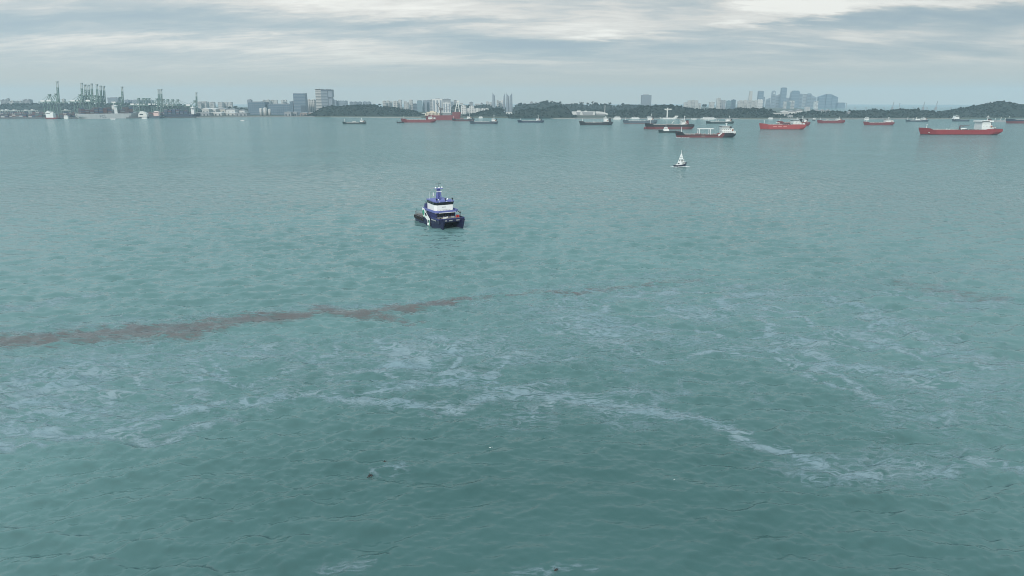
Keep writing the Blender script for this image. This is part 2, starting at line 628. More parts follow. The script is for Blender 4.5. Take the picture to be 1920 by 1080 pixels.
def film_mask(paths, seed, warp=1.0, wide=1.0, field=0.0, tone=1.0):
    """paths: lists of (px, py, half height in px) traced on the photograph, laid on the water in metres"""
    flat = np.abs(AA) <= fan
    use = flat & (RR < 700)
    x, y = SX[use], SY[use]
    sc = np.clip(RR[use] / 150, .5, 3)
    wx = x + warp * sc * (6 * (fbm(x / (16 * sc), y / (22 * sc), 4, seed) - .5) + 2.4 * (fbm(x / (3 * sc), y / (4 * sc), 2, seed + 9) - .5)) * 1.6
    wy = y + warp * sc * (7 * (fbm(x / (18 * sc), y / (26 * sc), 4, seed + 30) - .5) + 3.4 * (fbm(x / (3 * sc), y / (4 * sc), 2, seed + 39) - .5)) * 1.5
    best = np.zeros_like(x)
    for path, strength in paths:
        P = []
        for (px, py, hw) in path:
            g = ground(px, py)
            r2 = g.x * g.x + g.y * g.y
            P.append((g.x, g.y, wide * hw * (r2 + H * H) / H / F))
        for (x0, y0, w0), (x1, y1, w1) in zip(P, P[1:]):
            ex, ey = x1 - x0, y1 - y0
            t = np.clip(((wx - x0) * ex + (wy - y0) * ey) / (ex * ex + ey * ey), 0, 1)
            w = w0 + (w1 - w0) * t
            d = np.hypot(wx - x0 - t * ex, wy - y0 - t * ey) / w
            best = np.maximum(best, tone * strength * np.exp(-d * d * 1.1))
    if field:                    # loose filaments drifting between the main streaks
        u = x + 16 * (fbm(x / 26, y / 26, 3, seed + 50) - .5) + 22 * (fbm(x / 60, y / 50, 2, seed + 55) - .5)
        v = y + 16 * (fbm(x / 26, y / 26, 3, seed + 51) - .5) + 22 * (fbm(x / 60, y / 50, 2, seed + 56) - .5)
        f1 = fbm(u / 42, v / 24, 3, seed + 60)
        f2 = fbm(u / 20 + 40, v / 12, 3, seed + 70)
        fil = np.maximum(np.clip(1 - np.abs(f1 - .5) * 14, 0, 1), .95 * np.clip(1 - np.abs(f2 - .5) * 10, 0, 1))
        where = np.zeros_like(x)
        for (px, py, rx, ry, w) in ((1360, 600, 400, 85, 1.15), (80, 740, 260, 120, .9), (420, 690, 330, 80, .65), (830, 680, 300, 75, .9), (1100, 760, 260, 50, .7), (1640, 680, 340, 100, .8), (1750, 560, 240, 60, .55), (1000, 560, 400, 50, .4),
                                    (1600, 880, 200, 40, .6), (200, 600, 300, 40, .45), (300, 800, 200, 40, .6)):
            c = ground(px, py)
            l_, r__ = ground(px - rx, py), ground(px + rx, py)
            n_, f_ = ground(px, py + ry), ground(px, py - ry)
            where = np.maximum(where, w * np.exp(-((x - c.x) / (r__.x - l_.x) * 2) ** 2 - ((y - c.y) / (f_.y - n_.y) * 2) ** 2))
        zone = np.clip((fbm(u / 55, v / 34, 3, seed + 80) - .42) * 5, 0, 1)
        env = np.clip(where * 1.3, 0, 1)
        best = np.maximum(best, field * env * np.maximum(fil, .62 * zone))
    out = np.zeros_like(SX)
    out[use] = best
    return out


SHEEN = [
    ([(-30, 775, 22), (60, 800, 12), (130, 806, 9), (200, 806, 10), (262, 790, 11), (330, 765, 9), (430, 755, 9), (530, 738, 10), (600, 746, 8), (700, 758, 9),
      (850, 755, 14), (960, 740, 16), (1060, 746, 16), (1150, 765, 17), (1250, 782, 14), (1340, 800, 10), (1385, 806, 9), (1425, 842, 9), (1480, 860, 9), (1560, 878, 14), (1650, 895, 14)], .95),
    ([(245, 790, 9), (252, 814, 8), (290, 825, 6), (335, 816, 7), (370, 792, 8), (440, 785, 9)], .8),
    ([(-20, 833, 12), (50, 832, 8), (95, 826, 5)], .9), ([(80, 775, 7), (110, 800, 9)], .8),
    ([(-20, 668, 16), (120, 672, 14), (190, 690, 12), (260, 706, 8), (370, 690, 7)], .6),
    ([(-20, 740, 20), (60, 720, 14), (150, 700, 10)], .45),
    ([(260, 655, 14), (420, 640, 14), (560, 640, 12)], .40),
    ([(540, 692, 9), (650, 672, 14), (760, 685, 16), (840, 700, 16), (880, 722, 12), (960, 738, 12)], .62),
    ([(780, 690, 10), (900, 690, 12), (960, 684, 8)], .55), ([(640, 720, 9), (560, 700, 8), (545, 740, 5), (570, 756, 5)], .45),
    ([(1100, 745, 12), (1190, 740, 13), (1240, 745, 10)], .7),
    ([(1268, 560, 12), (1280, 595, 14), (1350, 600, 14), (1430, 580, 12), (1540, 545, 8)], .62),
    ([(1050, 625, 10), (1150, 632, 14), (1250, 640, 14), (1400, 660, 16), (1500, 650, 18), (1580, 622, 12), (1690, 600, 8)], .66),
    ([(1560, 585, 8), (1620, 610, 9), (1680, 625, 7), (1700, 618, 6)], .55),
    ([(1640, 590, 9), (1740, 625, 9), (1790, 645, 7), (1850, 670, 8), (1950, 690, 8)], .8),
    ([(1730, 618, 6), (1790, 630, 7), (1800, 640, 5)], .6),
    ([(1290, 530, 9), (1400, 545, 10), (1500, 548, 9), (1570, 565, 9), (1640, 600, 9), (1690, 605, 7)], .5),
    ([(1340, 650, 18), (1430, 640, 18), (1500, 620, 14)], .42),
    ([(1470, 700, 9), (1500, 690, 8)], .5), ([(1540, 668, 9), (1590, 690, 9)], .5), ([(1660, 712, 10), (1700, 705, 8)], .5), ([(1860, 745, 9), (1940, 755, 9)], .5),
    ([(1700, 508, 7), (1800, 500, 7), (1940, 505, 7)], .42), ([(1720, 540, 12), (1800, 550, 14), (1950, 580, 12)], .4),
    ([(-20, 588, 8), (70, 566, 8), (165, 550, 6)], .7), ([(165, 550, 6), (260, 560, 6)], .3),
    ([(-20, 618, 9), (150, 608, 8), (330, 596, 7), (520, 580, 7), (700, 575, 6), (860, 556, 6), (1000, 545, 7), (1180, 525, 7), (1330, 515, 6)], .55),
    ([(900, 495, 8), (1000, 498, 8), (1080, 530, 7), (1240, 530, 8)], .35),
    ([(600, 1075, 14), (680, 1062, 14)], .55), ([(960, 1078, 9), (1040, 1068, 10), (1110, 1062, 9)], .55),
    ([(690, 890, 9), (745, 882, 14)], .6), ([(1640, 893, 14), (1730, 878, 11), (1850, 862, 10), (1960, 878, 11)], .72), ([(1500, 872, 8), (1600, 850, 8), (1760, 840, 8), (1950, 832, 8)], .45),
    ([(1560, 880, 20), (1680, 880, 24)], .45), ([(880, 640, 9), (990, 620, 9), (1100, 605, 8)], .3),
    ([(930, 590, 8), (1060, 580, 9), (1200, 565, 8)], .3),
]
SLICK = [
    ([(-40, 641, 8), (60, 636, 8), (150, 630, 9), (230, 624, 9), (290, 624, 12), (350, 614, 11), (440, 602, 8), (510, 597, 8), (575, 587, 7), (640, 590, 6),
      (700, 588, 6), (760, 578, 5), (830, 568, 4.5), (880, 561, 3.5)], 1.0),
    ([(290, 630, 7), (350, 628, 6), (385, 620, 4)], .9),
    ([(690, 590, 5), (735, 602, 4.5), (795, 606, 2.5)], .7),
    ([(880, 561, 3), (960, 556, 3), (1060, 548, 3.5), (1110, 540, 3.5), (1200, 530, 3), (1310, 522, 2.5)], .55),
    ([(1715, 535, 5), (1780, 545, 7), (1860, 556, 5)], .42),
]


def film(name, mask, dz_, lo, m, label, cat, kind=None):
    keep = (mask > lo).reshape(-1)
    f = sea_faces[keep[sea_faces].any(axis=1)]
    used = np.unique(f)
    remap = np.full(NR * NA, -1)
    remap[used] = np.arange(len(used))
    v = sea_verts[used].copy()
    v[:, 2] += dz_
    o = mesh_np(name, v, remap[f], m, True, {'film': mask.reshape(-1)[used], 'unmodelled': LOD.reshape(-1)[used]})
    return tag(o, label, cat, None, kind)


def film_mat(name, col, rough, amount, bump_h, sc, col2=None, stretch=.45, ragged=1.3):
    m = bpy.data.materials.new(name)
    m.use_nodes = True
    geo, bp = water_nodes(m, rough, bump_h)
    nt = m.node_tree
    b = nt.nodes['Principled BSDF']
    nz = nt.nodes.new('ShaderNodeTexNoise')
    nz.inputs['Scale'].default_value = sc
    nz.inputs['Detail'].default_value = 7
    nz.inputs['Roughness'].default_value = .68
    nz.inputs['Distortion'].default_value = 1.1
    mp = nt.nodes.new('ShaderNodeMapping')
    mp.inputs['Scale'].default_value = (stretch, 1, 1)
    nt.links.new(geo.outputs['Position'], mp.inputs[0])
    nt.links.new(mp.outputs[0], nz.inputs['Vector'])
    at_ = nt.nodes.new('ShaderNodeAttribute')
    at_.attribute_name = 'film'
    # ragged edge: noise eats into the mask
    s = nt.nodes.new('ShaderNodeMath')
    s.operation = 'MULTIPLY_ADD'
    nt.links.new(nz.outputs['Fac'], s.inputs[0])
    s.inputs[1].default_value = ragged
    s.inputs[2].default_value = -.5 * ragged
    nr = nt.nodes.new('ShaderNodeTexNoise')          # thin drawn-out threads
    nr.inputs['Scale'].default_value = sc * 1.3
    nr.inputs['Detail'].default_value = 4
    nr.inputs['Distortion'].default_value = 1.6
    nt.links.new(mp.outputs[0], nr.inputs['Vector'])
    r1 = nt.nodes.new('ShaderNodeMath')
    r1.operation = 'SUBTRACT'
    nt.links.new(nr.outputs['Fac'], r1.inputs[0])
    r1.inputs[1].default_value = .5
    r2 = nt.nodes.new('ShaderNodeMath')
    r2.operation = 'ABSOLUTE'
    nt.links.new(r1.outputs[0], r2.inputs[0])
    r3 = nt.nodes.new('ShaderNodeMath')
    r3.operation = 'MULTIPLY_ADD'
    nt.links.new(r2.outputs[0], r3.inputs[0])
    r3.inputs[1].default_value = -4.0
    nt.links.new(s.outputs[0], r3.inputs[2])
    r4 = nt.nodes.new('ShaderNodeMath')
    r4.operation = 'ADD'
    nt.links.new(r3.outputs[0], r4.inputs[0])
    r4.inputs[1].default_value = .30
    t = nt.nodes.new('ShaderNodeMath')
    t.operation = 'ADD'
    nt.links.new(r4.outputs[0], t.inputs[0])
    nt.links.new(at_.outputs['Fac'], t.inputs[1])
    r = nt.nodes.new('ShaderNodeMapRange')
    r.interpolation_type = 'SMOOTHSTEP'
    r.inputs['From Min'].default_value = .22
    r.inputs['From Max'].default_value = 1.05
    r.inputs['To Max'].default_value = amount
    nt.links.new(t.outputs[0], r.inputs['Value'])
    # never beyond the traced film: fades with the mask itself
    e = nt.nodes.new('ShaderNodeMapRange')
    e.interpolation_type = 'SMOOTHSTEP'
    e.inputs['From Min'].default_value = .04
    e.inputs['From Max'].default_value = .3
    nt.links.new(at_.outputs['Fac'], e.inputs['Value'])
    mu = nt.nodes.new('ShaderNodeMath')
    mu.operation = 'MULTIPLY'
    nt.links.new(r.outputs[0], mu.inputs[0])
    nt.links.new(e.outputs[0], mu.inputs[1])
    cm = nt.nodes.new('ShaderNodeMix')
    cm.data_type = 'RGBA'
    cm.inputs[6].default_value = tuple(col) + (1,)
    cm.inputs[7].default_value = tuple(col2 or col) + (1,)
    nc = nt.nodes.new('ShaderNodeTexNoise')
    nc.inputs['Scale'].default_value = sc * .4
    nc.inputs['Detail'].default_value = 3
    nt.links.new(mp.outputs[0], nc.inputs['Vector'])
    nt.links.new(nc.outputs['Fac'], cm.inputs[0])
    nt.links.new(cm.outputs[2], b.inputs['Base Color'])
    nt.links.new(mu.outputs[0], b.inputs['Alpha'])
    return m


sheen_mat = film_mat('oil_sheen', (.25, .40, .47), .18, .64, .25, .42, (.38, .46, .49), .32, .95)
slick_mat = film_mat('brown_oil', (.165, .098, .102), .16, .46, .30, .55, (.29, .235, .23), .16, 2.3)
film('oil_sheen', film_mask(SHEEN, 100, 1.0, 1.0, 1.0, .82), .02, .05, sheen_mat, 'pale grey blue oil sheen in ragged streaks across the green water', 'oil sheen', 'stuff')
film('oil_slick', film_mask(SLICK, 300, .8, 1.3), .035, .05, slick_mat, 'long reddish brown oil slick streak drifting across the water in front of the catamaran', 'oil slick', 'stuff')

# ------------------------------------------------------------------ land behind the strait
COAST = [(-700, 222.8), (-200, 222.6), (145, 222.4), (300, 221.6), (368, 220.6), (460, 219.8), (590, 219.4), (700, 220.2), (790, 221.0), (900, 220.8), (960, 221.6),
         (1080, 222.6), (1200, 222.8), (1300, 223.0), (1400, 223.4), (1460, 223.6), (1600, 223.8), (1740, 223.2), (1850, 222.4), (1925, 222.0), (2200, 222.0), (2700, 222.5)]
grass_mat = mat('shore_ground', (.075, .085, .06), .9, .3, .01)
lm = MB()
pts = [ground(px, py) for px, py in COAST]
n = len(pts)
far_pts = [(p.x / p.y * f_, f_) for p, f_ in zip(pts, [7400.0 if px < 1590 else 3700.0 for px, py in COAST])]
v = [(p.x, p.y, -1.0) for p in pts] + [(p.x, p.y + 4, 3.0) for p in pts] + [(fx, fy, 3.0) for fx, fy in far_pts]
f = []
for i in range(n - 1):
    f += [(i, i + 1, n + i + 1, n + i), (n + i, n + i + 1, 2 * n + i + 1, 2 * n + i)]
lm.add(v, f)
tag(lm.build('land', grass_mat), 'low shore and flat land behind the strait', None, None, 'structure')


def coast_depth(px):
    for (x0, y0), (x1, y1) in zip(COAST, COAST[1:]):
        if x0 <= px <= x1:
            t = (px - x0) / (x1 - x0)
            return ground(px, y0 + (y1 - y0) * t).y
    return 2600.0


# sandy or rocky edge strips that show pale at the waterline
sand_mat = mat('pale_sand', (.33, .31, .27), .9, .15, .05)
rock_mat = mat('sea_wall_rock', (.20, .20, .19), .9, .35, .08)
sm = MB()
for a, b in ((620, 790), (1000, 1078), (1386, 1450), (1738, 1786)):
    x = a
    while x < b:
        p, q = ground(x, 0), None
        D0, D1 = coast_depth(x), coast_depth(min(x + 12, b))
        p, q = at(x, 221, D0 - 2), at(min(x + 12, b), 221, D1 - 2)
        sm.add([(p.x, p.y, -.5), (q.x, q.y, -.5), (q.x, q.y + 5, 1.6), (p.x, p.y + 5, 1.6), (p.x, p.y + 12, 3.05), (q.x, q.y + 12, 3.05)], [(0, 1, 2, 3), (3, 2, 5, 4)])
        x += 12
tag(sm.build('beach', sand_mat), 'thin pale strip of sand along the foot of the wooded islands', None, None, 'structure')
rm = MB()
for a, b in ((-300, 145), (368, 590), (1078, 1386), (1450, 1738)):
    x = a
    while x < b:
        e = min(x + 14, b)
        p, q = at(x, 221, coast_depth(x) - 2), at(e, 221, coast_depth(e) - 2)
        rm.add([(p.x, p.y, -.5), (q.x, q.y, -.5), (q.x, q.y + 3, 3.2), (p.x, p.y + 3, 3.2), (p.x, p.y + 9, 3.3), (q.x, q.y + 9, 3.3)], [(0, 1, 2, 3), (3, 2, 5, 4)])
        x += 14
tag(rm.build('shore_embankment', rock_mat), 'dark rock and concrete edge of the shore', None, None, 'structure')

# ------------------------------------------------------------------ wooded hills
soil = mat('hill_soil', (.016, .028, .020), .95, .3, .02)
leafs = []
for i, c in enumerate(((.010, .023, .017), (.013, .028, .020), (.009, .021, .016), (.016, .031, .021))):
    leafs.append(mat('leaves_%d' % i if i else 'leaves', c, .8, .45, .18, spec=.2))

# unit leaf clumps: rough balls of leaf-sized facets
CLUMPS = []
ico_me = bpy.data.meshes.new('seed')
import bmesh
for s in range(6):
    bm = bmesh.new()
    bmesh.ops.create_icosphere(bm, subdivisions=1 if s < 4 else 2, radius=1)
    for q in bm.verts:
        d = q.co.normalized()
        k = .78 + .55 * mnoise.noise(d * 1.9 + Vector((s * 7, 0, 0))) + .35 * mnoise.noise(d * 4.7 + Vector((0, s * 5, 0)))
        q.co = d * k
        q.co.z *= .85
    bm.verts.index_update()
    CLUMPS.append((np.array([q.co[:] for q in bm.verts]), np.array([[w.index for w in fa.verts] for fa in bm.faces])))
    bm.free()
bpy.data.meshes.remove(ico_me)
hill_rng = np.random.default_rng(5)


def hill(ridge, D, front, label, wood_label, crown=7.0, spacing=8.5, drop=2.0):
    """ridge: (px, py) of the tree tops; a mound is raised below them and covered with crowns"""
    pts = [at(px, py + drop, D) for px, py in ridge]
    xs = np.array([p.x for p in pts])
    zs = np.maximum(np.array([p.z for p in pts]), 3.2)
    gx = np.arange(xs[0], xs[-1], 14.0)
    gz = np.interp(gx, xs, zs) + (fbm(gx / 60, gx * 0 + D, 3, 3) - .5) * 5
    edge = np.minimum((gx - gx[0]), (gx[-1] - gx)) / 30
    gz = 2.0 + (gz - 2.0) * np.clip(edge, .25, 1)
    rows = np.concatenate([np.linspace(-1, 0, 9), np.linspace(0, 1, 5)[1:]])

    def prof(t):
        return np.where(t <= 0, np.cos(np.clip(-t, 0, 1) * math.pi / 2) ** .8, np.cos(t * math.pi / 2))
    V = np.zeros((len(rows), len(gx), 3))
    for i, t in enumerate(rows):
        V[i, :, 0] = gx
        V[i, :, 1] = D + t * (front if t < 0 else front * .9)
        V[i, :, 2] = 1.0 + (gz - 1.0) * prof(np.array(t)) + 4 * (fbm(gx / 40, gx * 0 + t * 3 + D, 2, 8) - .5) * (1 if -1 < t < 1 else 0)
    ii = np.arange(len(rows) * len(gx)).reshape(len(rows), len(gx))
    F_ = np.stack([ii[:-1, :-1], ii[:-1, 1:], ii[1:, 1:], ii[1:, :-1]], -1).reshape(-1, 4)
    o = mesh_np('hill', V.reshape(-1, 3), F_, soil)
    tag(o, label, None, None, 'structure')
    # crowns
    L = gx[-1] - gx[0]
    cnt = int(L / spacing * (front / spacing) * .62)
    cx = hill_rng.uniform(gx[0], gx[-1], cnt)
    ct = -hill_rng.random(cnt) ** 1.25 * 1.0
    ridge_n = int(L / spacing * 2.2)
    cx = np.concatenate([cx, hill_rng.uniform(gx[0], gx[-1], ridge_n)])
    ct = np.concatenate([ct, hill_rng.uniform(-.12, .15, ridge_n)])
    cz = 1.0 + (np.interp(cx, gx, gz) - 1.0) * np.where(ct <= 0, np.cos(np.clip(-ct, 0, 1) * math.pi / 2) ** .8, np.cos(ct * math.pi / 2))
    cy = D + ct * np.where(ct < 0, front, front * .9)
    rad = crown * hill_rng.uniform(.45, 1.0, len(cx)) * .62
    tall = hill_rng.random(len(cx)) < .05
    rad[tall] *= 1.45
    vs_, fs_, off, mi = [], [], 0, []
    for x, y, z, r, t in zip(cx, cy, cz, rad, tall):
        cv, cf = CLUMPS[hill_rng.integers(len(CLUMPS))]
        a = hill_rng.uniform(0, 6.28)
        ca, sa = math.cos(a), math.sin(a)
        p = cv * r
        vs_.append(np.stack([p[:, 0] * ca - p[:, 1] * sa + x, p[:, 0] * sa + p[:, 1] * ca + y, p[:, 2] * hill_rng.uniform(.8, 1.15) + z + r * (.55 if not t else .8)], -1))
        fs_.append(cf + off)
        off += len(cv)
        mi.append(np.full(len(cf), hill_rng.integers(4)))
    w = mesh_np('woodland', np.concatenate(vs_), np.concatenate(fs_), leafs[0], False)
    for q in leafs[1:]:
        w.data.materials.append(q)
    w.data.polygons.foreach_set('material_index', np.concatenate(mi).astype(np.int32))
    tag(w, wood_label, 'woodland', None, 'stuff')


hill([(588, 217), (594, 212), (601, 205), (607, 200), (623, 196.5), (633, 198.5), (651, 197), (679, 196), (701, 195.4), (716, 198.6), (732, 199.5), (750, 203), (774, 205.5), (792, 207.8), (797, 216)],
     2990, 180, 'wooded headland hill left of centre', 'dark dense forest over the headland beside the square office tower')
hill([(842, 198), (851, 195.6), (868, 197), (890, 197.5), (913, 195), (922, 197.4), (940, 199), (962, 205)], 3900, 150, 'low ridge behind the pale apartments', 'hazy wood on the ridge behind the pale white apartments', 10, 15)
hill([(866, 214), (893, 212), (898, 209.7), (919.7, 203), (934, 201), (943, 204.5), (948, 210.5), (958, 216)], 2860, 120, 'small wooded hill at the shore below the curved towers', 'dark wood on the small hill below the curved towers')
hill([(953, 217), (964, 209), (976, 205), (985, 205.5), (995, 202.7), (1008, 202.7), (1017, 206), (1023, 202), (1034, 199), (1045, 197), (1056, 198), (1064, 201), (1070, 206), (1079, 212), (1084, 219)],
     2660, 110, 'steep wooded islet at the centre of the shore', 'dark green wood on the steep islet left of the white terminal')
hill([(958, 198.5), (969, 194), (980.6, 195), (999.4, 195), (1009, 192), (1017, 190.5), (1035, 190.5), (1047, 192), (1061, 195), (1070, 195.6), (1083, 194.5), (1091, 195), (1098, 197.5), (1112.5, 194.5), (1136, 195), (1150, 198.4), (1160, 197), (1173, 195.6), (1190, 197), (1206, 197), (1215, 200)],
     3800, 170, 'long wooded ridge behind the white terminal', 'hazy blue green wood along the long ridge behind the white terminal', 11, 14)
hill([(1141, 214), (1146, 211), (1154, 207.8), (1173, 207), (1187, 203), (1201, 197.5), (1224, 198.2), (1232, 197.5), (1241, 195.6), (1257, 196), (1271, 197.5), (1285, 201), (1300, 203), (1319, 203.6), (1337.5, 201.6), (1345, 203), (1352.5, 206), (1365, 204.4),
      (1380, 203.4), (1386, 201), (1394, 204), (1404, 203.6), (1414, 201.6), (1423, 203), (1431, 203), (1441, 206), (1454, 208), (1459, 217)], 2720, 180, 'broad wooded island behind the anchored tankers', 'dark wood covering the broad island behind the tall white crane')
hill([(1452, 216), (1470, 212), (1490, 211), (1510, 209), (1525, 207), (1540, 209.5), (1560, 208), (1575, 207), (1592, 209)], 2720, 170, 'low green rise below the city skyline', 'patchy trees on the low rise below the city skyline', 9, 14)
hill([(1572, 212), (1583, 208), (1599, 206), (1610, 206), (1622, 205.5), (1640, 205), (1653, 208), (1664, 207), (1674, 205.5), (1683, 203.6), (1702, 204.5), (1718, 204), (1728, 206), (1739, 207), (1758, 208), (1772, 211)],
     2680, 150, 'low wooded island right of the skyline', 'dark wood along the low island between the skyline and the tall hill')
hill([(1752, 213), (1763, 210), (1774.5, 206.7), (1789, 203.8), (1801, 202.7), (1809, 200.4), (1826, 198), (1837.5, 197.5), (1853.5, 191.8), (1872, 190), (1883, 191), (1892, 194.6), (1902, 193.5), (1908, 196), (1920, 197.5), (1960, 201), (2040, 207), (2120, 214)],
     2790, 220, 'rounded hill at the far right', 'thick forest over the rounded hill at the far right end')
hill([(-260, 200), (-120, 196), (10, 194.5), (60, 194), (90, 192.5), (140, 192.5), (230, 193.5), (290, 194.5), (340, 196), (372, 201)], 3900, 260, 'low ground behind the container port', 'hazy trees behind the container port cranes', 11, 17)
hill([(1060, 209), (1078, 206.5), (1100, 206), (1120, 205), (1140, 205.5), (1160, 206), (1180, 205)], 3350, 160, 'lower slope behind the white terminal', 'hazy trees on the lower slope behind the white terminal', 10, 13)
hill([(400, 204), (430, 201), (447, 201.5), (464, 203), (480, 206)], 3600, 80, 'wooded slope right of the warehouses', 'trees behind the white low warehouses left of the dark blue block', 9, 13)

# single trees that stand up from the ridge lines
bark = mat('bark', (.10, .075, .05), .9, .3, 1.0)


def tree(px, top, D, h, label, spread=1.0):
    p = at(px, top, D)
    base = p.z - h
    t = thing('tree', label, 'tree', (p.x, D, base), random.uniform(0, 6), 'trees standing above the ridge lines')
    m = MB()
    m.tube((0, 0, -4), (h * .04, 0, h * .62), h * .035, h * .018, 6)
    for k in range(5):
        a = k * 1.3
        m.tube((h * .03, 0, h * (.42 + .05 * k)), (h * .24 * math.cos(a) * spread, h * .24 * math.sin(a) * spread, h * (.62 + .05 * k)), h * .014, h * .007, 4)
    m.build('trunk', bark, t)
    vs_, fs_, off = [], [], 0
    for k in range(11):
        cv, cf = CLUMPS[k % 6]
        a, rr = hill_rng.uniform(0, 6.28), h * .26 * spread * math.sqrt(hill_rng.random())
        r = h * hill_rng.uniform(.10, .18)
        vs_.append(cv * r + np.array([rr * math.cos(a), rr * math.sin(a), h * hill_rng.uniform(.62, .88)]))
        fs_.append(cf + off)
        off += len(cv)
    o = mesh_np('crown', np.concatenate(vs_), np.concatenate(fs_), leafs[random.randrange(4)], False)
    o.parent = t


for px, top, D, h, lb, sp in (
        (1079, 192.5, 3820, 22, 'round crowned tree alone on the ridge left of the taller ridge tree', 1.0),
        (1090.5, 190.3, 3820, 30, 'tallest broad tree on the ridge above the white terminal', 1.3),
        (1102, 191.5, 3820, 26, 'thin open crowned tree just right of the tallest ridge tree', .8),
        (1111, 189.5, 3820, 27, 'slender high tree on the ridge over the right end of the terminal', .7),
        (1118, 191.6, 3820, 22, 'flat topped tree on the ridge right of the slender tree', 1.3),
        (1144, 191.8, 3820, 24, 'flat topped tree on the ridge left of the lone square tower', 1.2),
        (1035.5, 188.6, 3790, 18, 'small tree poking up from the top of the long ridge', .8),
        (702, 194.2, 3000, 16, 'small bushy tree on the headland crest', 1.1),
        (712, 193.8, 3000, 19, 'leaning bushy tree at the right end of the headland crest', 1.2),
        (607, 198.6, 3000, 17, 'rounded tree at the left shoulder of the headland', 1.2),
        (1321, 194.5, 4300, 48, 'tall spreading tree shape on the skyline left of the pale stepped tower', 1.0),
        (1802, 199.4, 2800, 19, 'big round tree sticking out on the left shoulder of the far hill', 1.4),
        (1902.5, 192.6, 2800, 18, 'round tree on the right shoulder of the far hill', 1.3),
        (1836, 196.4, 2800, 15, 'small tree on the left slope of the far hill', 1.0),
        (430, 199, 3500, 22, 'dark tree behind the white low warehouses', 1.5),
        (442, 198, 3500, 26, 'taller dark tree next to the warehouse gap', 1.2),
        (1257, 195, 2730, 14, 'rounded tree on the crest behind the tall white crane', 1.2),
        (1386, 200, 2730, 16, 'rounded tree on the island crest below the pale slabs', 1.5),
        (1413, 200.3, 2730, 16, 'broad tree on the island crest below the pale tapered tower', 1.5)):
    tree(px, top, D, h, lb, sp)

# ------------------------------------------------------------------ city buildings
WALLS = {'pale': (.47, .47, .45), 'cream': (.46, .43, .38), 'grey': (.30, .31, .32), 'blue': (.10, .15, .20), 'teal': (.17, .25, .28), 'dark': (.07, .095, .12),
         'white': (.63, .63, .61), 'brown': (.26, .21, .19), 'mid': (.22, .26, .30)}
WM = {k: mat('facade_' + k, c, .55 if k not in ('blue', 'dark', 'teal', 'mid') else .3, .12, .06) for k, c in WALLS.items()}
strip_dark = mat('window_strip', (.07, .085, .10), .25, .2, .05)
ORD = ['first', 'second', 'third', 'fourth', 'fifth', 'sixth', 'seventh', 'eighth', 'ninth', 'tenth', 'eleventh', 'twelfth', 'thirteenth']


def building(x0, x1, ytop, D, col, label, cat='building', name='apartment_block', style='flats', depth=None, ybase=None, group=None, rz=0.0, z0=2.0):
    xm = (x0 + x1) / 2
    p = at(xm, ytop, D)
    w = (x1 - x0) * mpp(xm, ytop, D)
    z0 = z0 if ybase is None else max(2.0, at(xm, ybase, D).z)
    h = p.z - z0
    dp = depth or max(14, min(26, w * .7))
    t = thing(name, label, cat, (p.x, D + dp / 2, z0), rz, group)
    a, b = -w / 2, w / 2
    W = WM[col]
    if style == 'flats':                      # slab of flats: projecting bays with window strips between, tanks on the roof
        hb = h * .955
        MB().box(a, b, -dp / 2, dp / 2, 0, hb).build('wall', W, t)
        n = max(2, int(round(w / 7.5)))
        bay, win = MB(), MB()
        for i in range(n):
            c0, c1 = a + w * (i + .12) / n, a + w * (i + .62) / n
            bay.box(c0, c1, -dp / 2 - 1.6, -dp / 2 - .002, 0, hb * random.choice((1, 1, .985)))
            s0, s1 = a + w * (i + .66) / n, a + w * (i + .96) / n
            k = max(4, int(hb / 9))
            for j in range(k):
                win.box(s0, s1, -dp / 2 - .35, -dp / 2 - .003, hb * (j + .25) / k, hb * (j + .85) / k)
        q = bay.build('facade_bay', W, t)
        q['kind'] = 'stuff'
        q = win.build('window_bank', strip_dark, t)
        q['kind'] = 'stuff'
        nr = max(1, int(w / 16))
        for i in range(nr):
            c = a + w * (i + .5) / nr
            MB().box(c - w * .16 / nr, c + w * .16 / nr, -dp * .25, dp * .25, hb + .002, h).build('roof_tank_room', W, t)
    elif style == 'tower':                    # curtain wall with floor bands
        hb = h * .97
        MB().box(a, b, -dp / 2, dp / 2, 0, hb).build('wall', W, t)
        k = max(5, int(hb / 7.5))
        m = MB()
        for j in range(k):
            z = hb * (j + .6) / k
            m.box(a - .35, b + .35, -dp / 2 - .35, dp / 2 + .35, z, z + hb * .25 / k)
        q = m.build('floor_band', strip_dark if col in ('pale', 'white', 'cream', 'grey') else WM['mid'], t)
        q['kind'] = 'stuff'
        m = MB()
        k = max(2, int(w / 9))
        for j in range(k + 1):
            x = a + w * j / k
            m.box(x - .5, x + .5, -dp / 2 - .8, -dp / 2 - .36, 0, hb)
        q = m.build('facade_fin', W, t)
        q['kind'] = 'stuff'
        m = MB()
        m.box(a * .55, b * .5, -dp * .3, dp * .3, hb + .002, h)
        m.tube((b * .3, 0, h - .5), (b * .3, 0, h + 2), .4)
        m.build('roof_plant', WM['grey'], t)
    elif style == 'shed':                     # low warehouse: pitched roof, dark doors
        MB().box(a, b, -dp / 2, dp / 2, 0, h * .78).build('wall', W, t)
        MB().prism([(a - 1, h * .78 + .003), (b + 1, h * .78 + .003), (b + 1, h * .84), ((a + b) / 2, h), (a - 1, h * .84)], -dp / 2 - 1, dp / 2 + 1).build('roof', WM['white' if col == 'pale' else 'grey'], t)
        k = max(2, int(w / 14))
        for j in range(k):
            x = a + w * (j + .5) / k
            d = MB().box(x - 3, x + 3, -dp / 2 - .15, -dp / 2 - .003, 0, h * .5).build('loading_door', strip_dark, t)
    return t, w, h, dp


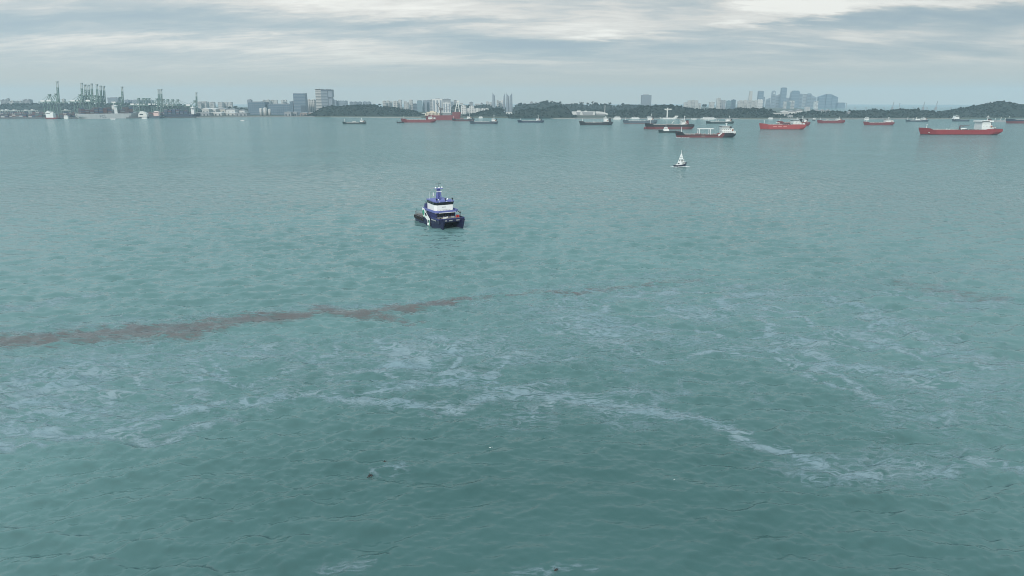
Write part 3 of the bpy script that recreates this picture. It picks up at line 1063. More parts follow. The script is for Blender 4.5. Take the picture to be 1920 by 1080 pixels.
def row(blocks, D, col, desc, group, style='flats', name='apartment_block', **kw):
    n = len(blocks)
    words = {1: '', 2: 'two', 3: 'three', 4: 'four', 5: 'five', 6: 'six', 7: 'seven', 8: 'eight', 9: 'nine', 10: 'ten', 11: 'eleven', 12: 'twelve', 13: 'thirteen'}
    for i, bl in enumerate(blocks):
        x0, x1, y = bl[:3]
        c = bl[3] if len(bl) > 3 else col
        lb = '%s of %s %s, from the left' % (ORD[i], words[n], desc) if n > 1 else desc
        building(x0, x1, y, D + (i % 3) * 35, c, lb, 'building', name, style, group=group, **kw)


row([(-60, -48, 187), (-40, -22, 188), (0, 12, 186, 'grey'), (17, 25, 188), (27, 33, 188.5), (34, 40, 188.2), (41.5, 55.5, 185.6, 'grey'), (115.5, 120.5, 184.6)], 4300, 'pale', 'hazy apartment blocks behind the left port cranes', 'apartment blocks behind the port')
row([(222, 229, 187, 'mid'), (233, 240, 186.4, 'mid'), (240.5, 246, 187, 'mid'), (247, 259, 186.6, 'mid'), (263, 274, 187, 'mid'), (275, 285, 187.4, 'mid')], 4300, 'mid', 'bluish office slabs behind the middle port cranes', 'office slabs behind the port', 'tower', 'office_block')
building(201, 221, 182, 4000, 'mid', 'wide bluish grey office block with a lighter roof band behind the white container ship', 'building', 'office_block', 'tower')
building(12, 15, 184, 4310, 'grey', 'thin lift tower beside the far left grey block', 'building', 'office_block', 'tower')
row([(370, 376, 189.6), (377, 386, 189.2), (387, 391, 190.4), (392, 401, 190.4), (408, 416.5, 190.6), (418, 426, 191), (427, 434.5, 190.6)], 4400, 'pale', 'pale flats above the grey warehouses', 'pale flats above the warehouses')
row([(492, 496, 186.6), (497, 505, 186.2), (507, 513, 186.6), (513.5, 519.5, 186.8), (526.5, 531.5, 186.8), (532, 537, 186.4)], 4600, 'pale', 'thin white flats showing over the long dark blue block', 'flats over the dark blue block')
row([(378, 391, 202.4, 'pale'), (391.5, 404, 202.6, 'pale'), (405, 422, 202, 'cream'), (423.5, 440, 203.4, 'white'), (443, 458, 205.6, 'white')], 3150, 'pale', 'tall warehouses in the pale row right of the cranes', 'warehouses right of the port', 'shed', 'warehouse', depth=40)
row([(366, 392, 210.5, 'grey'), (393, 415, 210, 'pale'), (416, 440, 210.6, 'pale'), (441, 462, 211, 'grey')], 2900, 'pale', 'long low sheds on the quay right of the port', 'low sheds on the quay', 'shed', 'shed', depth=40)
# the dark blue waterfront complex
building(464.5, 495.5, 190.2, 3100, 'blue', 'dark blue windowless block at the left end of the waterfront complex', 'building', 'office_block', 'tower', depth=60)
building(463.5, 470, 186, 3130, 'mid', 'small grey lift tower on the shoulder of the dark blue block', 'building', 'lift_tower', 'tower', depth=20)
building(496, 503, 195.5, 3120, 'blue', 'recessed dark blue link between the two waterfront blocks', 'building', 'office_block', 'tower', depth=50)
building(503.2, 546, 194.2, 3090, 'blue', 'long low dark blue block left of the tapered tower', 'building', 'office_block', 'tower', depth=60)
t, w, h, dp = building(543, 548.5, 189.5, 3080, 'blue', 'stepped side wing of the tapered dark tower', 'building', 'office_block', 'tower', depth=30)
# tapered dark tower
p0 = at(560, 174.6, 3070)
w = 24 * mpp(560, 190, 3070)
hh = p0.z - 2
t = thing('office_tower', 'dark tapered glass tower with flat top left of the square twin block tower', 'building', (p0.x, 3090, 2))
MB().box(-w / 2, w / 2, -18, 18, 0, hh * .97, (2.5, 3.5, 0, 0)).build('wall', WM['blue'], t)
m = MB()
for j in range(14):
    z = hh * .93 * (j + .4) / 14
    m.box(-w / 2 + .8, w / 2 - 1.6, -18.5, -17.9, z, z + 1.8)
q = m.build('floor_band', WM['mid'], t)
q['kind'] = 'stuff'
MB().box(-w / 2 + 1.5, w / 2 - 2.5, -17, 17, hh * .97 + .002, hh).build('roof_parapet', WM['mid'], t)
MB().box(w * .08, w * .46, -20, -18.6, 0, hh * .44).build('entrance_block', WM['dark'], t)
building(573.5, 590, 185.6, 3200, 'pale', 'speckled pale block between the tapered tower and the square tower', 'building', 'office_block', 'flats', depth=30)
# square tower in two leaves with a sky gap
p0 = at(606, 167.5, 3050)
s = mpp(606, 190, 3050)
hh = p0.z - 2
t = thing('office_tower', 'tall square office tower with pale left leaf, dark centre and notch on the right side', 'building', (p0.x, 3070, 2))
X = lambda px: (px - 606) * s
Zt = lambda py: at(606, py, 3050).z - 2
MB().box(X(590.5), X(601), -18, 18, 0, Zt(169.4)).build('pale_wing', WM['pale'], t)
m = MB()
for xx in (590.7, 594, 597.4, 600.8):
    m.box(X(xx) - .4, X(xx) + .4, -17.5, 17.5, Zt(169.4), Zt(166.8))
m.box(X(590.5), X(601), -18, 18, Zt(166.9), Zt(166.4))
m.build('roof_frame', WM['white'], t)
MB().box(X(601.1), X(613.6), -21, 18, 0, Zt(170.4)).build('glass_core', WM['mid'], t)
MB().box(X(601.1), X(621.2), -20, 18, Zt(170.4) + .003, Zt(167.8)).build('top_band', WM['dark'], t)
MB().box(X(613.8), X(621.2), -18, 18, 0, Zt(184.6)).build('right_leaf', WM['mid'], t)
MB().box(X(613.8), X(619), -14, 14, Zt(184.6) + .003, Zt(182.6)).build('notch', WM['dark'], t)
MB().box(X(613.8), X(621.4), -18, 18, Zt(182.6) + .003, Zt(170.4)).build('upper_leaf', WM['mid'], t)
m = MB()
for j in range(16):
    z = Zt(168) * (j + .4) / 17
    m.box(X(590.7), X(600.9), -18.5, -18.02, z, z + 2.2)
    m.box(X(601.5), X(613.3), -21.4, -21.02, z, z + 1.6)
q = m.build('floor_band', strip_dark, t)
q['kind'] = 'stuff'
for xx in (604, 609, 612, 616):
    MB().box(X(xx), X(xx + 1.3), -5, 5, Zt(167.8), Zt(166.6)).build('roof_plant', WM['grey'], t)
row([(533, 545, 209), (546, 556, 209.6)], 2880, 'grey', 'grey sheds at the water below the dark blue complex', 'sheds below the blue complex', 'shed', 'shed', depth=24)
row([(562, 575, 210.4), (576, 589, 210.2)], 2880, 'brown', 'brownish sheds at the water left of the headland', 'brown sheds left of the headland', 'shed', 'shed', depth=24)
for i, (x0, x1, y, yb) in enumerate(((486, 491.5, 202.5, 212), (493, 500.5, 201.6, 211), (502.5, 507.5, 204.2, 211.5))):
    D = 2960
    p = at((x0 + x1) / 2, y, D)
    w = (x1 - x0) * mpp(500, 200, D)
    z1 = p.z
    t = thing('storage_silo', '%s of the three white silos standing before the dark blue waterfront block' % ('leftmost', 'middle', 'rightmost')[i], 'silo', (p.x, D, 2), 0, 'white silos before the blue block')
    MB().tube((0, 0, 0), (0, 0, z1 - 4), w / 2, n=16).build('tank_shell', WM['pale'], t, True)
    MB().tube((0, 0, z1 - 4), (0, 0, z1 - 2), w / 2 + .4, w * .12, 16).build('tank_roof', dirtywhite, t)
    MB().beam((w * .3, -w / 2 - .6, 0), (w * .3, -w / 2 - .6, z1 - 4), .7).build('ladder', steel, t)
row([(622, 630, 186.8), (631, 650, 188.2), (655, 661.5, 190), (662.5, 669, 189.8), (670, 678, 190), (680, 687, 189.7), (688, 695, 189.9)], 4500, 'mid', 'hazy flats peeping over the headland wood', 'flats over the headland')
row([(717, 723, 188.2), (724, 730, 187.8), (731, 735, 189.4), (737, 745, 188.6), (746, 752.5, 186), (757, 761.5, 189), (762, 766, 191), (767, 773.5, 185.8)], 4200, 'pale', 'pale high flats over the right slope of the headland', 'pale flats over the headland slope')
row([(782, 791, 187.6, 'teal'), (793, 800, 187.4, 'mid'), (800.5, 806, 187, 'mid'), (806.5, 811, 186.4, 'grey'), (829.5, 844, 185, 'grey'), (851, 857, 187.4, 'grey')], 4000, 'teal', 'bluish towers behind the red crane vessel', 'bluish towers behind the crane vessel', 'tower', 'office_tower')
building(774, 781.5, 193.8, 4050, 'dark', 'short dark block between the pale flats and the bluish towers', 'building', 'office_block', 'tower')
# white frame-shaped building and its lower neighbour
for x0, x1, y, lb in ((810.5, 829, 185.4, 'white tower block with grey recessed strips behind the crane vessel'), (830, 844.5, 192.2, 'lower white block with grey strips right of the white tower block')):
    p = at((x0 + x1) / 2, y, 3600)
    w = (x1 - x0) * mpp(820, 190, 3600)
    hh = p.z - 2
    t = thing('apartment_tower', lb, 'building', (p.x, 3615, 2))
    MB().box(-w / 2, w / 2, -12, 12, 0, hh).build('wall', WM['white'], t)
    for k in range(3):
        c = -w / 2 + w * (k + .5) / 3
        MB().box(c - w * .09, c + w * .09, -12.4, -12.003, 4, hh * .9).build('window_recess', WM['mid'], t)
    MB().box(-w * .2, w * .2, -6, 6, hh + .003, hh + 3).build('roof_plant', WM['grey'], t)
row([(844.5, 850, 190, 'mid'), (862.5, 868, 192.4), (880, 887, 190.4, 'grey'), (890, 900, 194), (901, 905, 192, 'grey'), (911, 916, 189.6), (917, 922, 191)], 4700, 'pale', 'small distant blocks left of the curved towers', 'distant blocks left of the curved towers')
row([(864, 874, 197.4), (880, 889, 198), (875, 880, 202.5), (889.5, 900, 203), (901, 917, 203.2)], 3350, 'white', 'white waterfront flats above the small wooded hill', 'white waterfront flats')


# curved glass towers with slanted crowns
def curved_tower(x0, x1, ytop, yl, D, lean, label, group):
    """yl: height where the slanted crown starts; lean: +1 peak on the left"""
    s = mpp(940, 190, D)
    xm = (x0 + x1) / 2
    p = at(xm, ytop, D)
    w, hh = (x1 - x0) * s, p.z - 2
    hc = at(xm, yl, D).z - 2
    t = thing('curved_tower', label, 'building', (p.x, D, 2), 0, group)
    n = 8
    body, bands = MB(), MB()
    lv = [0, .25, .5, .75, 1.0]
    rad = [1.0, .99, .95, .86, .72]
    vs_, fs_ = [], []
    for li, (q, r) in enumerate(zip(lv, rad)):
        for j in range(n):
            a = 2 * math.pi * (j + .5) / n
            x = w / 2 * r * math.cos(a) * 1.08
            z = hc * q
            if q == 1.0:
                z = hc + (hh - hc) * (.5 - lean * .5 * math.cos(a))
            vs_.append((x + lean * w * .10 * q * q * -1 * 0, 9 * r * math.sin(a), z))
    for li in range(len(lv) - 1):
        for j in range(n):
            fs_.append((li * n + j, li * n + (j + 1) % n, (li + 1) * n + (j + 1) % n, (li + 1) * n + j))
    fs_.append(tuple(range((len(lv) - 1) * n, len(lv) * n)))
    body.add(vs_, fs_)
    body.build('glass_wall', WM['mid'], t)
    for k in range(12):
        z = hc * (k + .5) / 12.5
        q = z / hc
        r = np.interp(q, lv, rad)
        bands.plan([(w / 2 * r * 1.10 * math.cos(2 * math.pi * (j + .5) / n), 9.3 * r * math.sin(2 * math.pi * (j + .5) / n)) for j in range(n)], z, z + 1.2)
    q = bands.build('floor_band', WM['grey'], t)
    q['kind'] = 'stuff'
    MB().tube((-lean * w * .3, 0, hh * .9), (-lean * w * .3, 0, hh + 6), .5, .2).build('spire', steel, t)


curved_tower(922.6, 928.8, 174.2, 180, 3700, 1, 'lone curved glass tower with slanted tip left of the curved pair', 'curved glass towers')
curved_tower(943.6, 947.4, 174.6, 181, 3760, -1, 'thinnest curved tower tucked left of the curved pair', 'curved glass towers')
curved_tower(948.8, 954.6, 174.8, 180.5, 3700, 1, 'left tower of the curved pair leaning apart', 'curved glass towers')
curved_tower(954.8, 961, 174.4, 180.5, 3690, -1, 'right tower of the curved pair leaning apart', 'curved glass towers')
row([(931, 935, 187, 'pale'), (935.5, 939, 188.5, 'pale'), (939.5, 943.5, 187, 'white')], 3900, 'pale', 'white mid rise blocks between the curved towers', 'white blocks between the curved towers')
row([(981, 986, 192.8), (994, 999.5, 190), (1003, 1006.5, 191.2)], 5200, 'grey', 'tiny hazy blocks above the long ridge', 'tiny blocks above the long ridge')
building(949, 960, 209.4, 3300, 'white', 'low white podium at the foot of the curved pair', 'building', 'podium', 'shed', depth=20)

# white cruise terminal
D = 2960
s = mpp(1100, 210, D)
p = at(1095, 208, D)
t = thing('cruise_terminal', 'long white terminal building with slanted grey glass bays below the ridge', 'building', (p.x, D, 2))
X = lambda px: (px - 1095) * s
Zt = lambda py: at(1095, py, D).z - 2
MB().box(X(1073), X(1115), -12, 18, Zt(216), Zt(209), (-1, -1, -1, -1)).build('upper_hall', WM['white'], t)
MB().box(X(1075), X(1113), -8, 18, 0, Zt(216) - .003).build('lower_hall', WM['grey'], t)
for a, b in ((1080, 1088), (1091, 1112)):
    MB().prism([(X(a + 1.5), Zt(215)), (X(b - 1.5), Zt(215)), (X(b), Zt(210)), (X(a), Zt(210))], -13.6, -13.02).build('glass_bay', WM['grey'], t)
MB().box(X(1082), X(1088.5), -6, 8, Zt(209) + .003, Zt(207.2)).build('roof_block', dirtywhite, t)
MB().box(X(1096), X(1100), -6, 8, Zt(209) + .003, Zt(207.6)).build('roof_block', dirtywhite, t)
MB().box(X(1082), X(1086), -16, -9, 0, Zt(217)).build('stair_tower', WM['white'], t)
p = at(1128, 209, 2980)
t = thing('curved_pavilion', 'white curved roof pavilion right of the long terminal', 'building', (p.x, 2980, 2))
o = []
for k in range(9):
    x = -11 + 22 * k / 8
    o.append((x * s, Zt(209) * (1 - (max(0, k - 1) / 8) ** 2 * .62)))
MB().prism(o + [(11 * s, Zt(215.5)), (4 * s, Zt(213.5)), (-11 * s, Zt(213))], -10, 10).build('roof_shell', WM['white'], t)
MB().box(-10 * s, 6 * s, -8, 8, 0, Zt(213.6)).build('glass_hall', WM['grey'], t)
p = at(1134.5, 197, 2990)
t = thing('observation_mast', 'thin pale mast standing right of the curved pavilion', 'mast', (p.x, 2990, 2))
MB().tube((0, 0, 0), (0, 0, p.z - 2), 1.5, .9, 8).build('pole', dirtywhite, t)
MB().tube((0, 0, p.z - 10), (0, 0, p.z - 7), 2.6, 2.6, 10).build('cabin_ring', WM['grey'], t)

t, w, h, dp = building(1204, 1221.6, 177, 3900, 'mid', 'lone square high rise with vertical stripes on the wooded ridge', 'building', 'high_rise', 'tower', depth=32)
row([(1283, 1290, 191), (1290.5, 1297, 187.4), (1297.5, 1303, 187), (1304, 1309.5, 187.4), (1310, 1315, 193)], 4800, 'pale', 'hazy white hotel blocks right of the lone high rise', 'hotel blocks behind the island')
row([(1331, 1340, 190.4, 'pale'), (1345, 1352, 183.2, 'pale'), (1350, 1355, 187, 'grey'), (1356.5, 1361, 187.2, 'grey'), (1363.5, 1371, 188, 'teal'), (1372.5, 1380, 186.2, 'blue'), (1384, 1386.8, 189), (1387, 1394.5, 187.4), (1395, 1401.5, 187), (1402, 1408, 187.2),
     (1409.5, 1415, 188), (1415.5, 1420.5, 187.6)], 4700, 'pale', 'slabs and towers just left of the skyline', 'slabs over the island')
building(1421.5, 1431, 186, 4800, 'white', 'white slab standing before the dark square tower', 'building', 'apartment_block', 'flats')


# downtown skyline
def skyscraper(x0, x1, ytop, col, label, kind='flat', D=7000):
    s = mpp((x0 + x1) / 2, 190, D)
    p = at((x0 + x1) / 2, ytop, D)
    w, hh = (x1 - x0) * s, p.z - 2
    dp = min(40, max(24, w * .7))
    t = thing('skyscraper', label, 'building', (p.x, D, 2), 0, 'downtown skyline')
    W = WM[col]
    top = hh
    if kind == 'flat':
        MB().box(-w / 2, w / 2, -dp / 2, dp / 2, 0, hh * .975).build('wall', W, t)
        MB().box(-w * .36, w * .34, -dp * .3, dp * .3, hh * .975 + .01, hh).build('roof_plant', WM['grey'], t)
    elif kind == 'taper':                        # shaft narrowing upwards, flared crown
        MB().box(-w / 2, w / 2, -dp / 2, dp / 2, 0, hh * .93, (w * .22, w * .06, 4, 4)).build('wall', W, t)
        MB().box(-w * .24, w * .42, -dp * .3, dp * .3, hh * .93 + .01, hh, (-w * .06, -w * .06, 0, 0)).build('crown', W, t)
        top = hh * .9
    elif kind == 'slope_r' or kind == 'slope_l':   # roof rising to one side
        a, b = (.82, 1.0) if kind == 'slope_r' else (1.0, .82)
        MB().prism([(-w / 2, 0), (w / 2, 0), (w / 2, hh * b), (-w / 2, hh * a)], -dp / 2, dp / 2).build('wall', W, t)
        top = hh * .8
    elif kind == 'arch':                         # rounded top with a round opening
        o = [(-w / 2, 0), (w / 2, 0)]
        z0 = hh - w / 2
        for k in range(9):
            a_ = math.pi * k / 8
            o.append((w / 2 * math.cos(a_), z0 + w / 2 * math.sin(a_)))
        MB().prism(o, -dp / 2, dp / 2).build('wall', W, t)
        MB().tube((0, -dp / 2 - 1.5, z0 - 8), (0, -dp / 2 - .02, z0 - 8), w * .24, n=14).build('round_opening', WM['white'], t)
        top = z0 - 20
    elif kind == 'stepped':
        MB().prism([(-w / 2, 0), (w / 2, 0), (w / 2, hh * .955), (w * .38, hh * .955), (w * .38, hh), (-w * .2, hh), (-w * .2, hh * .955), (-w * .36, hh * .955), (-w * .44, hh * .6)], -dp / 2, dp / 2).build('wall', W, t)
        top = hh * .9
    m = MB()
    k = max(6, int(top / 13))
    e = w * .36 if kind == 'taper' else w * .44
    for j in range(k):
        z = top * (j + .5) / k
        m.box(-e * (.7 if kind == 'taper' else 1), e, -dp / 2 - .6, -dp / 2 - .02, z, z + top * .3 / k)
    if kind != 'taper':
        q = m.build('floor_band', WM['mid'] if col in ('blue', 'dark') else strip_dark, t)
        q['kind'] = 'stuff'
    return t


for a in (
        (1404, 1411.2, 170.8, 'cream', 'pale tapering skyscraper with a flared crown left of the dark square tower', 'taper', 6600),
        (1422, 1431.4, 170.2, 'blue', 'dark square topped skyscraper behind the white slab', 'flat', 6500),
        (1431.5, 1433.6, 181.5, 'mid', 'sliver of a tower right of the dark square skyscraper', 'flat', 6700),
        (1437, 1444, 183.2, 'mid', 'short tower with a roof sloping up to the right', 'slope_r', 6700),
        (1447.8, 1454.2, 169.8, 'mid', 'slim tower with rounded top and a round opening', 'arch', 6600),
        (1454.4, 1465, 178.6, 'mid', 'broad bluish tower between the round topped one and the tallest', 'flat', 6800),
        (1459.8, 1463.8, 176.6, 'grey', 'thin tower peeping over the broad bluish tower', 'flat', 7000),
        (1465.2, 1474.8, 163.8, 'blue', 'tallest flat topped skyscraper of the skyline', 'flat', 6700),
        (1474.9, 1481, 183.2, 'mid', 'low tower right of the tallest skyscraper', 'flat', 6900),
        (1469.6, 1474.2, 190, 'pale', 'white edged slab at the foot of the tallest skyscraper', 'flat', 5600),
        (1474.6, 1481.6, 190.6, 'teal', 'pale bluish slab beside the white edged slab', 'flat', 5600),
        (1482, 1498.6, 170, 'blue', 'wide dark tower with stepped shoulders right of the tallest', 'stepped', 6700),
        (1481, 1484.4, 188, 'pale', 'left of two narrow pale towers before the wide stepped tower', 'flat', 5700),
        (1485.6, 1489.4, 188, 'pale', 'right of two narrow pale towers before the wide stepped tower', 'flat', 5700),
        (1498.8, 1504.4, 175.6, 'mid', 'bluish slab touching the wide stepped tower', 'flat', 6900),
        (1504.6, 1513, 176.2, 'grey', 'greyish tower with white roof rim in the middle of the skyline', 'flat', 7100),
        (1513.2, 1521, 175, 'mid', 'tower with stepped crown in the right part of the skyline', 'stepped', 6700),
        (1521.2, 1530.4, 178.6, 'mid', 'tower whose roof steps down to the right', 'slope_l', 6800),
        (1526.8, 1530, 190, 'white', 'left of two thin white blocks before the gap in the skyline', 'flat', 5600),
        (1530.8, 1533.6, 189, 'white', 'right of two thin white blocks before the gap in the skyline', 'flat', 5600),
        (1535, 1547.2, 176.8, 'blue', 'left leaf of the three joined blue slabs', 'slope_r', 6500),
        (1548.6, 1559.2, 176, 'blue', 'middle leaf of the three joined blue slabs', 'flat', 6500),
        (1559.4, 1570.4, 178, 'blue', 'right leaf of the three joined blue slabs', 'slope_l', 6500),
        (1569, 1583.2, 192.2, 'blue', 'low wide blue block at the right end of the skyline', 'flat', 6200),
        (1510, 1517.6, 200, 'white', 'small white cube building at the foot of the skyline', 'flat', 4200)):
    skyscraper(*a)
row([(1528.5, 1535, 204.8, 'white'), (1539.5, 1545.5, 205, 'white'), (1550, 1556.5, 205, 'white')], 2740, 'white', 'small white roofed halls in line below the blue slabs', 'white halls below the blue slabs', 'shed', 'hall')
row([(1466, 1478, 207.2, 'pale'), (1479, 1492, 206.6, 'white'), (1494, 1505, 204.6, 'white'), (1535, 1548, 213.6, 'white'), (1552, 1567, 214, 'white')], 2660, 'white', 'white low resort buildings among the trees below the skyline', 'resort buildings below the skyline', 'shed', 'resort_building')
row([(1591, 1597, 208.6, 'white'), (1601, 1612, 209, 'white')], 2640, 'white', 'white roofed pavilions in the wood right of the skyline', 'pavilions in the wood', 'shed', 'pavilion')
# colonnaded white hall near the shore
D = 2590
s = mpp(1455, 215, D)
p = at(1455.5, 211.5, D)
t = thing('waterfront_hall', 'pale colonnaded hall at the shore behind the red tankers', 'building', (p.x, D, 2))
MB().box(-7.5 * s, 7.5 * s, -8, 10, (p.z - 2) * .78, p.z - 2).build('roof_slab', WM['pale'], t)
for k in range(5):
    MB().box(-7 * s + k * 3.3 * s, -6.2 * s + k * 3.3 * s, -7.5, -6, 0, (p.z - 2) * .78 - .003).build('column', WM['white'], t)
MB().box(-7 * s, 7 * s, -2, 9, 0, (p.z - 2) * .78 - .003).build('rear_wall', WM['mid'], t)
t, w, h, dp = building(1479.5, 1487, 215.5, 2560, 'white', 'white gabled boathouse at the shore behind the red tankers', 'building', 'boathouse', 'shed', depth=20)

# chimneys, lattice masts and far cranes on the horizon at right
for px, y, lb in ((1587.6, 193, 'slim grey chimney right of the low wide blue block'), (1687.4, 193.4, 'slim grey chimney over the low wooded island')):
    p = at(px, y, 5200)
    t = thing('chimney', lb, 'chimney', (p.x, 5200, 2))
    MB().tube((0, 0, 0), (0, 0, p.z - 6), 2.8, 1.9, 10).build('shaft', WM['grey'], t)
    MB().tube((0, 0, p.z - 6), (0, 0, p.z - 2), 2.4, 2.4, 10).build('cap_ring', WM['dark'], t)
lattice = mat('lattice_steel', (.24, .22, .22), .6, .1, .2)
for px, y, lb in ((1675.5, 190.6, 'hazy lattice boom crane left of the slim chimney over the island'), (1733.5, 190.4, 'hazy lattice boom crane in the middle of the horizon gap'), (1757.4, 189.6, 'hazy lattice boom crane nearest the rounded hill')):
    p = at(px, y, 5000)
    hh = p.z - 2
    t = thing('lattice_crane', lb, 'crane', (p.x, 5000, 2), 0, 'distant lattice boom cranes')
    m = MB()
    for sx in (-1, 1):
        m.beam((sx * 3.4 - 3, 0, 4), (sx * 1.2 + 3, 0, hh), 1.0)
    for k in range(11):
        z0, z1 = 4 + (hh - 4) * k / 11, 4 + (hh - 4) * (k + 1) / 11
        sx = 1 if k % 2 else -1
        q0, q1 = k / 11, (k + 1) / 11
        m.beam((sx * (3.4 - 2.2 * q0) - 3 + 6 * q0, 0, z0), (-sx * (3.4 - 2.2 * q1) - 3 + 6 * q1, 0, z1), .7)
    m.build('boom', lattice, t)
    MB().box(-12, 4, -5, 5, 0, hh * .36, (5, 2, 2, 2)).build('machine_house', lattice, t)
    MB().beam((3, 0, hh), (-9, 0, hh * .36), .5).build('stay', lattice, t)
for i, (px, y) in enumerate(((1603.3, 200.4), (1624, 201), (1643, 202), (1657.6, 200.6), (1713, 201), (1722.8, 201), (1738.4, 201), (1783.5, 200.6))):
    p = at(px, y, 5100)
    hh = p.z - 2
    t = thing('harbour_crane', '%s from the left of the eight tiny crane tops along the right horizon' % ORD[i], 'crane', (p.x, 5100, 2), 0, 'tiny crane tops on the right horizon')
    m = MB()
    m.beam((-7, 0, 0), (-1, 0, hh), 1.4)
    m.beam((7, 0, 0), (1, 0, hh), 1.4)
    m.beam((-5, 0, hh * .45), (5, 0, hh * .45), 1.2)
    m.build('frame', lattice, t)
    MB().box(-5, 5, -2, 2, hh - 1.5, hh).build('head', lattice, t)

# ------------------------------------------------------------------ container port
crane_green = mat('crane_green_grey', (.125, .20, .17), .5, .12, .1)
crane_pale = mat('crane_pale_tip', (.36, .40, .38), .5, .1, .1)


def quay_crane(px, tip, D, label, up=True, apex=None, girder=190.5, group='quay cranes of the container port'):
    """px: boom hinge; seen from its side, boom to the right"""
    s = mpp(px, 190, D)
    p = at(px, 190, D)
    Z = lambda y: at(px, y, D).z
    t = thing('quay_crane', label, 'crane', (p.x, D, 2.5), 0, group)
    g = Z(girder) - 2.5
    ap = (Z(apex) - 2.5) if apex else g + 24
    for sy in (-9, 9):
        for sx in (-26, -1):
            MB().beam((sx - (1.5 if sx < -2 else 0), sy, 0), (sx, sy, g), 2.1).build('leg', crane_green, t)
    m = MB()
    for sy in (-9, 9):
        m.beam((-26, sy, 15), (-1, sy, 15), 2.2)
        m.beam((-26, sy, 16), (-6, sy, g - 2), 1.1)
    m.build('portal_beam', crane_green, t)
    m = MB()
    for sy in (-5, 5):
        m.beam((-48, sy, g), (1, sy, g), 1.6, 3.2)
    m.build('girder', crane_green, t)
    m = MB()
    for sy in (-6, 6):
        m.beam((-1, sy, g), (-3.5, sy * .5, ap), 1.7)
        m.beam((-22, sy, g), (-4.5, sy * .5, ap), 1.3)
    m.box(-8, 0, -5, 5, ap, ap + 2.6)
    m.build('apex_frame', crane_green, t)
    m = MB()
    m.beam((-4, 0, ap + 1), (-46, 0, g + 1.5), .7)
    m.build('backstay', crane_green, t)
    MB().box(-40, -24, -5, 5, g + 1.62, g + 7).build('machinery_house', white, t)
    MB().box(-9, -5, -3, 3, g - 5, g - 1.62).build('operator_cab', white, t)
    if up:
        zt = Z(tip) - 2.5
        lean = (zt - g) * .095
        m = MB()
        for sy in (-4.4, 4.4):
            m.beam((1.5, sy, g), (1.5 + lean * .74, sy, g + (zt - g) * .72), 1.8, 3.0)
        for k in range(7):
            q = .05 + k * .1
            m.beam((1.5 + lean * q, -4.4, g + (zt - g) * q), (1.5 + lean * q, 4.4, g + (zt - g) * q), 1.2)
        m.build('boom', crane_green, t)
        m = MB()
        for sy in (-4.4, 4.4):
            m.beam((1.5 + lean * .74, sy, g + (zt - g) * .725), (1.5 + lean, sy, zt), 1.5, 2.6)
        m.box(lean - 1.5, lean + 4.5, -5, 5, zt - 3, zt)
        m.build('boom_tip', crane_pale, t)
        MB().beam((-3.5, 0, ap + 1), (1.5 + lean * .55, 0, g + (zt - g) * .55), .6).build('forestay', crane_green, t)
    else:
        m = MB()
        for sy in (-4.4, 4.4):
            m.beam((1.2, sy, g), (58, sy, g), 1.5, 2.8)
        m.build('boom', crane_green, t)
        m = MB()
        m.beam((-3, 0, ap + 1), (54, 0, g + 1.5), .6)
        m.beam((-3, 0, ap + 1), (28, 0, g + 1.5), .6)
        m.build('forestay', crane_green, t)
    return t


UPS = [(109, 152.6, 2640, 'tallest quay crane with raised boom standing alone at the left', 177),
       (154, 155.4, 2640, 'leftmost of the four raised booms in the left crane cluster', 178.5), (160.6, 158.6, 2660, 'second raised boom of the left crane cluster of four', 180.5),
       (166.6, 159, 2680, 'third raised boom of the left crane cluster of four', 180.5), (172.6, 156.6, 2650, 'rightmost raised boom of the left crane cluster of four', 179.5),
       (182.4, 157.6, 2640, 'leftmost of the three raised booms right of the cluster of four', 180), (189.2, 160.6, 2680, 'middle of the three raised booms right of the cluster of four', 181.5),
       (195.4, 161, 2700, 'rightmost of the three raised booms right of the cluster of four', 181.5), (229, 162.4, 2760, 'single raised boom between the container ship bridge and the paired booms', 183),
       (296.6, 167.6, 2860, 'left of the two raised booms standing close together', 186), (301.6, 167, 2860, 'right of the two raised booms standing close together', 186), (367, 173.4, 2960, 'last raised boom at the right end of the port', 189.5)]
for px, tip, D, lb, ap in UPS:
    quay_crane(px, tip, D, lb, True, ap, 191 if px < 200 else 194 if px < 240 else 197.5 if px < 340 else 199)
DOWNS = [(97, 2700, 178, 191.5, 'quay crane with lowered boom at the left of the tallest crane'), (262.5, 3000, 185, 197.4, 'first of the four low crane peaks in a row over the green girders'), (271, 3020, 185.2, 197.4, 'second of the four low crane peaks in a row over the green girders'),
         (276.5, 3040, 185.4, 197.6, 'third of the four low crane peaks in a row over the green girders'), (282, 3060, 185.2, 197.6, 'fourth of the four low crane peaks in a row over the green girders'),
         (308.5, 2950, 187, 198.2, 'first of the four lowered cranes above the navy container ship'), (317, 2960, 187.2, 198.4, 'second of the four lowered cranes above the navy container ship'), (326, 2970, 187.4, 198.4, 'third of the four lowered cranes above the navy container ship'),
         (335.5, 2980, 187.5, 198.6, 'fourth of the four lowered cranes above the navy container ship')]
for px, D, ap, g, lb in DOWNS:
    quay_crane(px, 0, D, lb, False, ap, g)

# container stacks in the yard: each block of boxes is one thing
BOXC = [mat('container_' + n_, c, .55, .15, .2) for n_, c in (('rust', (.13, .055, .045)), ('navy', (.035, .05, .10)), ('grey', (.17, .18, .19)), ('maroon', (.10, .038, .042)), ('teal', (.045, .10, .11)), ('white', (.45, .45, .44)), ('brown', (.10, .07, .06)))]


